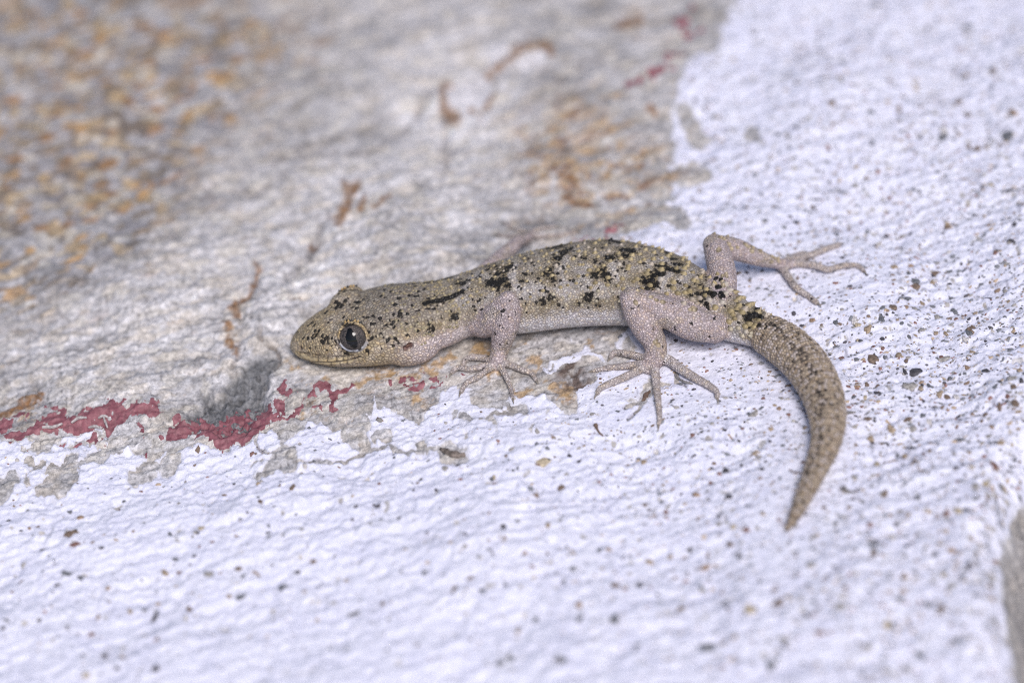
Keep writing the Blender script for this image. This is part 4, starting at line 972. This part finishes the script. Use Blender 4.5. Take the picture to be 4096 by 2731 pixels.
# ------------------------------------------------------------------ grains set in the plaster, dirt, twigs
gcols = {'dark': (0.075, 0.07, 0.08), 'slate': (0.16, 0.165, 0.18), 'brown': (0.20, 0.145, 0.11), 'tan': (0.36, 0.28, 0.20), 'red': (0.22, 0.125, 0.105), 'orange': (0.34, 0.235, 0.16), 'grey': (0.33, 0.31, 0.29), 'quartz': (0.58, 0.55, 0.54), 'ochre': (0.50, 0.42, 0.30)}
gmesh = {}
for cn, cc in gcols.items():
    mt = mat_plain('grain_' + cn, cc, 0.6, 0.45, 1600)
    for vv in range(4):
        bm = bmesh.new(); bmesh.ops.create_icosphere(bm, subdivisions=2, radius=1.0)
        sd = random.random() * 100
        sx = [random.uniform(.75, 1.25) for _ in range(3)]
        for v in bm.verts:
            p = v.co.copy(); w_ = 1 + 0.55 * float(perlin(p.x * 1.1 + sd, p.y * 1.1 + p.z * 1.3 + sd, 401)) + 0.40 * float(perlin(p.x * 2.6 + sd, p.y * 2.6 - p.z * 2.2, 403))
            v.co = Vector((p.x * w_ * sx[0], p.y * w_ * sx[1], p.z * w_ * sx[2])) * MM
        me = bpy.data.meshes.new('stone_grain'); bm.to_mesh(me); bm.free(); me.materials.append(mt)
        for p_ in me.polygons: p_.use_smooth = True
        gmesh[cn, vv] = me
def grain(px, py, sx, sy, cn, rot=None, flat=0.6, parent=white):
    p = P(px, py, 0.2); z = ground_z(p[0], p[1]); p = P(px, py, z); z = ground_z(p[0], p[1])
    o = bpy.data.objects.new('stone_grain', gmesh[cn, random.randrange(4)]); col.objects.link(o); o.parent = parent
    ax, ay = sx / PXMM, sy / PXMM / SP; h = 0.30 * min(ax, ay) + 0.07; z = float(np.mean(ground_z(p[0] + np.array([0, .7, -.7, 0, 0]) * ax, p[1] + np.array([0, 0, 0, .7, -.7]) * ay)))
    o.location = Vector((p[0], p[1], z + h * 0.12)) * MM
    o.scale = (ax, ay, h); o.rotation_euler = (random.uniform(-.25, .25), random.uniform(-.25, .25), random.uniform(-.5, .5) if rot is None else rot)
G = [zr(645, 398) + (24, 14, 'brown'), zr(740, 398) + (10, 8, 'orange'), zr(795, 398) + (12, 12, 'grey'), zr(770, 103) + (14, 11, 'orange'), zr(660, 122) + (20, 9, 'tan'), zr(950, 93) + (14, 10, 'grey'), zr(955, 165) + (20, 9, 'brown'), zr(1045, 152) + (14, 7, 'slate'), zr(800, 222) + (20, 11, 'slate'), zr(922, 232) + (17, 9, 'tan'),
     zr(85, 486) + (12, 9, 'orange'), zr(380, 495) + (15, 20, 'quartz'), zr(400, 525) + (16, 10, 'ochre'), zr(475, 565) + (20, 15, 'tan'), zr(250, 515) + (10, 9, 'slate'), zr(570, 485) + (13, 17, 'slate'), zr(750, 453) + (11, 8, 'slate'), zr(680, 482) + (9, 9, 'tan'), zr(955, 468) + (13, 11, 'grey'), zr(1225, 433) + (15, 8, 'tan'), zr(1195, 555) + (26, 20, 'brown'), zr(1180, 590) + (14, 12, 'slate'), zr(1150, 640) + (16, 13, 'quartz'), zr(950, 580) + (14, 12, 'tan'), zr(1020, 595) + (10, 11, 'tan'), zr(1070, 415) + (18, 10, 'slate'),
     zr(510, 672) + (8, 8, 'red'), zr(575, 690) + (8, 7, 'red'), zr(405, 635) + (9, 6, 'ochre'), zr(290, 748) + (11, 7, 'red'), zr(510, 775) + (30, 18, 'brown'), zr(590, 755) + (13, 9, 'slate'), zr(695, 742) + (18, 14, 'tan'), zr(740, 785) + (11, 8, 'brown'), zr(930, 725) + (7, 6, 'red'), zr(1000, 757) + (34, 9, 'grey'), zr(790, 850) + (42, 15, 'dark'), zr(730, 860) + (13, 13, 'dark'), zr(1160, 820) + (10, 11, 'orange'), zr(1300, 838) + (18, 11, 'dark'), zr(1470, 680) + (11, 10, 'slate'), zr(1475, 915) + (18, 15, 'grey'), zr(1540, 915) + (16, 11, 'dark'),
     zr(395, 950) + (16, 9, 'orange'), zr(335, 952) + (9, 6, 'red'), zr(465, 928) + (11, 8, 'brown'), zr(540, 938) + (11, 7, 'brown'), zr(770, 955) + (26, 18, 'grey'), zr(852, 945) + (8, 7, 'dark'), zr(900, 950) + (9, 15, 'slate'), zr(975, 1012) + (16, 13, 'tan'), zr(1090, 1018) + (16, 10, 'quartz'), zr(765, 1027) + (11, 6, 'dark'), zr(545, 990) + (18, 7, 'dark'), zr(375, 1020) + (8, 9, 'slate'), zr(455, 1018) + (9, 8, 'ochre'), zr(1500, 1065) + (18, 13, 'brown'), zr(1045, 888) + (9, 7, 'slate'),
     zr(475, 1190) + (16, 8, 'brown'), zr(635, 1268) + (18, 16, 'tan'), zr(755, 1180) + (17, 9, 'brown'), zr(855, 1160) + (11, 8, 'slate'), zr(900, 1195) + (13, 10, 'quartz'), zr(810, 1328) + (11, 5, 'dark'), zr(735, 1428) + (20, 10, 'tan'), zr(540, 1485) + (13, 13, 'ochre'), zr(1345, 1510) + (20, 16, 'red'), zr(1400, 1345) + (23, 8, 'tan'), zr(1475, 1380) + (11, 10, 'ochre'), zr(1520, 1255) + (11, 9, 'tan'), zr(1335, 1245) + (8, 8, 'orange'), zr(1390, 1095) + (12, 12, 'brown'), zr(1520, 1130) + (18, 9, 'tan'), zr(900, 1400) + (8, 7, 'brown'), zr(860, 1415) + (8, 6, 'red'),
     zb(545, 25) + (20, 8, 'tan'), zb(340, 130) + (16, 14, 'dark'), zb(240, 215) + (7, 12, 'red'), zb(140, 300) + (16, 11, 'orange'), zb(245, 125) + (11, 5, 'dark'), zb(480, 535) + (16, 14, 'red'), zb(390, 520) + (14, 11, 'ochre'), zb(370, 635) + (14, 12, 'brown'), zb(935, 585) + (16, 10, 'grey'), zb(100, 675) + (12, 7, 'slate'), zb(1310, 500) + (14, 12, 'red'), zb(1410, 300) + (10, 14, 'brown'), zb(1205, 182) + (13, 11, 'grey'), zb(1825, 420) + (17, 20, 'red'), zb(1910, 415) + (15, 17, 'ochre'), zb(1855, 680) + (20, 9, 'orange'), zb(1750, 700) + (13, 11, 'dark'), zb(1980, 780) + (18, 12, 'dark'), zb(1530, 855) + (18, 9, 'brown'), zb(1535, 940) + (12, 9, 'orange'), zb(1340, 690) + (15, 9, 'brown'), zb(1570, 430) + (14, 6, 'tan'), zb(1410, 435) + (11, 6, 'slate'), zb(2160, 310) + (13, 11, 'brown'), zb(2140, 115) + (18, 16, 'red'), zb(2025, 245) + (16, 12, 'grey'), zb(2095, 230) + (16, 13, 'ochre'), zb(430, 710) + (8, 12, 'slate'), zb(500, 1070) + (24, 20, 'ochre'), zb(700, 1030) + (17, 14, 'brown'), zb(885, 1110) + (10, 10, 'dark'), zb(1790, 1060) + (18, 14, 'brown'), zb(1710, 1045) + (14, 9, 'slate'), zb(1425, 1170) + (20, 23, 'ochre'), zb(970, 1220) + (24, 9, 'red'), zb(745, 1310) + (12, 14, 'dark'), zb(225, 1330) + (30, 12, 'slate'), zb(1650, 1380) + (14, 20, 'slate'), zb(1235, 1290) + (10, 14, 'slate'), zb(1545, 1460) + (10, 20, 'slate'), zb(645, 1445) + (20, 12, 'slate'), zb(1520, 1000) + (14, 8, 'slate'), zb(670, 950) + (14, 8, 'brown'), zb(340, 1020) + (12, 9, 'slate'), zb(1890, 1285) + (12, 10, 'slate'), zb(955, 1440) + (13, 7, 'tan'), zb(1420, 1480) + (16, 12, 'grey'), zb(1660, 1115) + (8, 8, 'tan'), zb(2030, 970) + (14, 7, 'slate'), zb(1800, 830) + (12, 12, 'ochre'),
     zc(480, 560) + (26, 11, 'brown'), zc(500, 630) + (20, 8, 'red'), zc(535, 455) + (18, 9, 'orange'), zc(250, 510) + (12, 4, 'brown'), zc(200, 528) + (7, 5, 'orange'), zc(470, 420) + (11, 6, 'slate'), zc(140, 540) + (11, 3, 'dark'), zc(290, 665) + (16, 4, 'dark'), zc(685, 660) + (13, 6, 'dark'), zc(1960, 252) + (10, 13, 'brown'), zc(1878, 243) + (5, 10, 'brown'), zc(1140, 565) + (8, 8, 'slate'), zc(1355, 523) + (17, 8, 'ochre'), zc(1585, 572) + (8, 6, 'orange'), zc(1800, 555) + (15, 6, 'slate'), zc(1110, 835) + (16, 14, 'tan'), zc(1205, 820) + (9, 6, 'red'), zc(1410, 835) + (18, 14, 'grey'), zc(1605, 795) + (14, 9, 'brown'), zc(2000, 822) + (14, 8, 'dark'), zc(2105, 748) + (10, 7, 'brown'), zc(455, 830) + (24, 8, 'slate'), zc(390, 905) + (16, 5, 'dark'), zc(545, 860) + (13, 10, 'slate'), zc(725, 930) + (11, 9, 'orange'), zc(1040, 1120) + (17, 18, 'dark'), zc(970, 1080) + (16, 8, 'slate'), zc(875, 1085) + (11, 10, 'tan'), zc(1270, 1070) + (10, 12, 'brown'), zc(265, 1140) + (11, 9, 'dark'), zc(660, 1120) + (7, 12, 'orange'), zc(610, 1240) + (13, 8, 'red'), zc(705, 1380) + (18, 9, 'dark'), zc(1045, 1470) + (28, 9, 'dark'), zc(820, 1400) + (14, 9, 'brown'), zc(580, 1510) + (20, 12, 'ochre'), zc(790, 1465) + (12, 9, 'dark'), zc(20, 1195) + (16, 6, 'dark'), zc(450, 1195) + (7, 8, 'dark'), zc(1060, 1265) + (8, 8, 'brown'), zc(1620, 995) + (20, 8, 'slate'), zc(1545, 1005) + (13, 9, 'tan'), zc(1900, 920) + (16, 9, 'slate'), zc(1310, 720) + (11, 6, 'dark'), zc(1750, 345) + (8, 9, 'brown'),
     zd(730, 103) + (12, 5, 'dark'), zd(640, 128) + (13, 9, 'grey'), zd(1315, 80) + (24, 9, 'dark'), zd(1310, 85) + (34, 16, 'ochre'), zd(1125, 125) + (8, 14, 'slate'), zd(965, 165) + (10, 16, 'ochre'), zd(580, 270) + (8, 7, 'dark'), zd(475, 195) + (11, 5, 'dark'), zd(165, 370) + (9, 5, 'dark'), zd(195, 228) + (6, 5, 'red'), zd(965, 225) + (7, 6, 'red'), zd(1420, 252) + (18, 9, 'brown'), zd(1975, 80) + (18, 9, 'tan'), zd(1980, 375) + (12, 7, 'brown'), zd(2330, 298) + (17, 10, 'orange'), zd(1330, 505) + (14, 11, 'tan'), zd(1120, 462) + (16, 7, 'slate'), zd(2010, 750) + (24, 9, 'tan'), zd(2285, 672) + (16, 7, 'dark'), zd(1950, 900) + (15, 14, 'dark'), zd(1780, 905) + (15, 9, 'brown'), zd(1495, 800) + (14, 8, 'slate'), zd(1675, 668) + (10, 9, 'slate'), zd(810, 862) + (18, 7, 'brown'), zd(705, 950) + (10, 12, 'brown'), zd(885, 938) + (16, 7, 'slate'), zd(1435, 885) + (10, 9, 'slate'), zd(220, 1030) + (12, 8, 'brown'), zd(500, 825) + (9, 12, 'slate'), zd(345, 820) + (12, 6, 'slate'), zd(1540, 1035) + (13, 9, 'orange'), zd(1535, 1140) + (13, 9, 'slate'), zd(1775, 1140) + (18, 14, 'slate'), zd(1005, 1430) + (24, 12, 'slate'), zd(1930, 1310) + (16, 10, 'slate'), zd(1435, 1410) + (20, 9, 'slate'), zd(1250, 1140) + (12, 9, 'slate'), zd(20, 1100) + (24, 7, 'slate'), zd(1085, 1400) + (12, 12, 'slate'), zd(1500, 690) + (8, 14, 'tan'), zd(2155, 715) + (13, 9, 'tan'), zd(1175, 670) + (11, 6, 'orange'),
     (3325, 410, 24, 14, 'brown'), (3830, 405, 20, 18, 'brown'), (4055, 445, 18, 15, 'orange'), (3440, 200, 20, 12, 'tan'), (3870, 460, 15, 11, 'brown'), (3770, 555, 24, 12, 'slate'), (4030, 550, 26, 22, 'slate'), (3680, 550, 16, 9, 'dark'), (3315, 735, 10, 9, 'slate'), (3362, 768, 10, 9, 'slate'), (3785, 700, 16, 9, 'slate'), (3965, 740, 16, 10, 'ochre'), (4040, 770, 22, 10, 'dark'), (3250, 830, 10, 8, 'brown'), (3395, 850, 14, 7, 'tan'), (3790, 910, 14, 12, 'brown'), (3160, 870, 14, 6, 'dark'), (3060, 880, 12, 7, 'slate'), (3870, 105, 26, 18, 'slate'), (3500, 20, 26, 14, 'slate'), (4060, 900, 16, 8, 'dark'), (3900, 860, 16, 7, 'dark'), (3020, 700, 14, 8, 'slate'), (2780, 400, 12, 9, 'dark'), (2865, 400, 10, 9, 'slate')]
ngr = 0
for g in G:
    grain(g[0], g[1], g[2] * 0.85, g[3] * 0.85, g[4]); ngr += 1
names = list(gcols); wts = [4, 7, 2, 3, .6, .5, 6, 2, .8]
tries = 0
while ngr < 298 and tries < 4000:
    tries += 1; px, py = random.uniform(2500, 4080), random.uniform(250, 2600); p = P(px, py)
    if field_at(W0, p[0], p[1]) < 0.6 or field_at(gk, p[0], p[1]) > 0.9 or random.random() > 0.2 + 0.8 * (px - 2500) / 1500: continue
    s_ = random.uniform(7, 14); grain(px, py, s_ * random.uniform(.8, 1.6), s_ * random.uniform(.5, .9), random.choices(names, wts)[0]); ngr += 1
# specks too small to pick apart: one mesh of tiny chips
NSP = 12000
px = rng.uniform(-100, 4250, NSP * 4); py = rng.uniform(-50, 2850, NSP * 4)
keep = rng.uniform(0, 1, NSP * 4) < np.clip(0.14 + 0.86 * sstep(1500, 3900, px + 0.10 * (1400 - py)), 0, 1) * (0.45 + 0.55 * sstep(2900, 1300, py))
px, py = px[keep], py[keep]
vv, ff, cc = [], [], []
cands = np.array([gcols[c] for c in ('dark', 'dark', 'slate', 'slate', 'slate', 'slate', 'brown', 'tan', 'grey', 'grey', 'grey', 'tan', 'brown', 'red')])
no = 0
for a, b in zip(px, py):
    p = P(a, b, 0.2)
    if field_at(W0, p[0], p[1]) < 0.35: continue
    z = ground_z(p[0], p[1]); r = min(rng.lognormal(-1.95, 0.5), 0.36); el = rng.uniform(.35, 0.95); t = rng.uniform(-.6, .6); k = 6
    a_ = np.linspace(0, 2 * math.pi, k, endpoint=False) + rng.uniform(0, 1, k) * .6; rr = r * rng.uniform(.6, 1.25, k)
    lx, ly = rr * np.cos(a_), rr * el * np.sin(a_)
    qx, qy = p[0] + lx * math.cos(t) - ly * math.sin(t), p[1] + lx * math.sin(t) + ly * math.cos(t)
    zz = ground_z(qx, qy)
    ring0 = np.stack([qx, qy, zz - 0.05], 1); top = np.array([[p[0], p[1], max(z, zz.max()) + 0.22 * r + 0.01]]); ring1 = np.stack([p[0] + (qx - p[0]) * .75, p[1] + (qy - p[1]) * .75, np.maximum(zz, z) + .12 * r + 0.012], 1)
    vv.append(np.vstack([ring0, ring1, top]))
    for j in range(k):
        q = (j + 1) % k; ff += [(no + j, no + q, no + k + q), (no + j, no + k + q, no + k + j), (no + k + j, no + k + q, no + 2 * k)]
    no += 2 * k + 1; cc.append(np.tile(cands[rng.integers(len(cands))] * rng.uniform(.7, 1.5), (2 * k + 1, 1)))
    if len(vv) >= NSP: break
sme = mesh_from('dirt_specks', np.vstack(vv), np.array(ff), smooth=False); add_col(sme, 'col', np.clip(np.vstack(cc), 0, .7))
obj('dirt_specks', sme, mat_attr('dirt', 0.8, 0.2), white, kind='stuff')

# loose things lying on the plaster
def strip(name, pts, radii, mat, label, cat, flat=0.6, jag=0.25, lift=0.0):
    q = []
    for (a, b), r in zip(pts, radii):
        p = P(a, b, 0.2); z = ground_z(p[0], p[1]); p = P(a, b, z); q.append([p[0], p[1], ground_z(p[0], p[1]) + r / PXMM * flat * 0.5 + lift, r / PXMM])
    GV.clear(); GF.clear(); tube(q, 22, 10, flat); v = np.vstack(GV); f = [list(x) for x in GF]
    v = v + jag * np.array(radii).max() / PXMM * np.stack([perlin(v[:, 0] * 2.2, v[:, 1] * 2.2 + v[:, 2] * 2, 501 + k) for k in range(3)], 1)
    c0 = v.mean(0); c0[2] = v[:, 2].min(); me = bpy.data.meshes.new(name); me.from_pydata([tuple((x - c0) * MM) for x in v], [], f)
    for p_ in me.polygons: p_.use_smooth = True
    o = obj(name, me, mat, None, label=label, category=cat); o.location = Vector(c0 * MM); return o
bark = mat_plain('bark_chip', (0.17, 0.14, 0.12), 0.8, 0.7, 1800); twm = mat_plain('twig_bark', (0.15, 0.10, 0.075), 0.75, 0.4); dkm = mat_plain('dry_stalk', (0.20, 0.19, 0.19), 0.8, 0.4)
strip('bark_chip', [z5(1900, 880), z5(1950, 905), z5(2010, 925), z5(2070, 930)], [10, 15, 17, 9], bark, 'grey-brown bark chip lodged at the end of the crack in the white plaster', 'bark chip', .5, .35)
strip('husk', [z6(1690, 590), z6(1668, 620), z6(1650, 650), z6(1635, 665)], [6, 10, 9, 4], twm, 'small brown husk beside the middle toe of the hind foot', 'husk', .6, .4)
strip('seed_stalk', [z6(1285, 850), z6(1292, 875), z6(1310, 900), z6(1330, 925), z6(1342, 938)], [9, 6, 4, 4, 3], twm, 'tiny brown seed stalk with a thicker head lying alone on the white plaster', 'seed stalk', .9, .1)
strip('twig', [zb(1110, 265), zb(1160, 278), zb(1215, 292)], [5, 6, 5], dkm, 'short dark grey twig on the plaster right of the tail tip', 'twig', .9, .15)
strip('twig', [zr(310, 1143), zr(345, 1138), zr(385, 1128)], [7, 7, 4], dkm, 'stubby grey twig poking out from under the middle of the tail', 'twig', .9, .2)
strip('grass_fibre', [zb(770, 130), zb(800, 150), zb(860, 158)], [3, 3, 3], twm, 'thin brown fibre touching the inner side of the tail', 'fibre', .9, .1)
strip('grass_fibre', [z6(1880, 470), z6(1910, 500), z6(1970, 530), z6(2010, 540)], [4, 6, 6, 4], dkm, 'pale grey fibre running under the outer hind toe', 'fibre', .7, .2)
fm_ = mat_plain('lifted_paint', (0.46, 0.42, 0.41), 0.7, 0.4)
for pts in ([zl(450, 425), zl(500, 445), zl(560, 440), zl(650, 400)], [zl(760, 400), zl(830, 360), zl(910, 350)], [zl(1040, 335), zl(1080, 312), zl(1130, 325)], [zl(940, 440), zl(1000, 432), zl(1060, 438)], [zl(1095, 350), zl(1110, 390), zl(1125, 420)]):
    o = strip('paint_flake', pts, [3.5] + [5] * (len(pts) - 2) + [3.5], fm_, '', '', 1.6, .3, .12); del o['label']; del o['category']; mw = o.location.copy(); o.parent = red; o.location = mw
print('tris', sum(len(o.data.polygons) * 2 for o in scn.objects if o.type == 'MESH'), 'grains', ngr, 'specks', len(vv), 'body', nv)
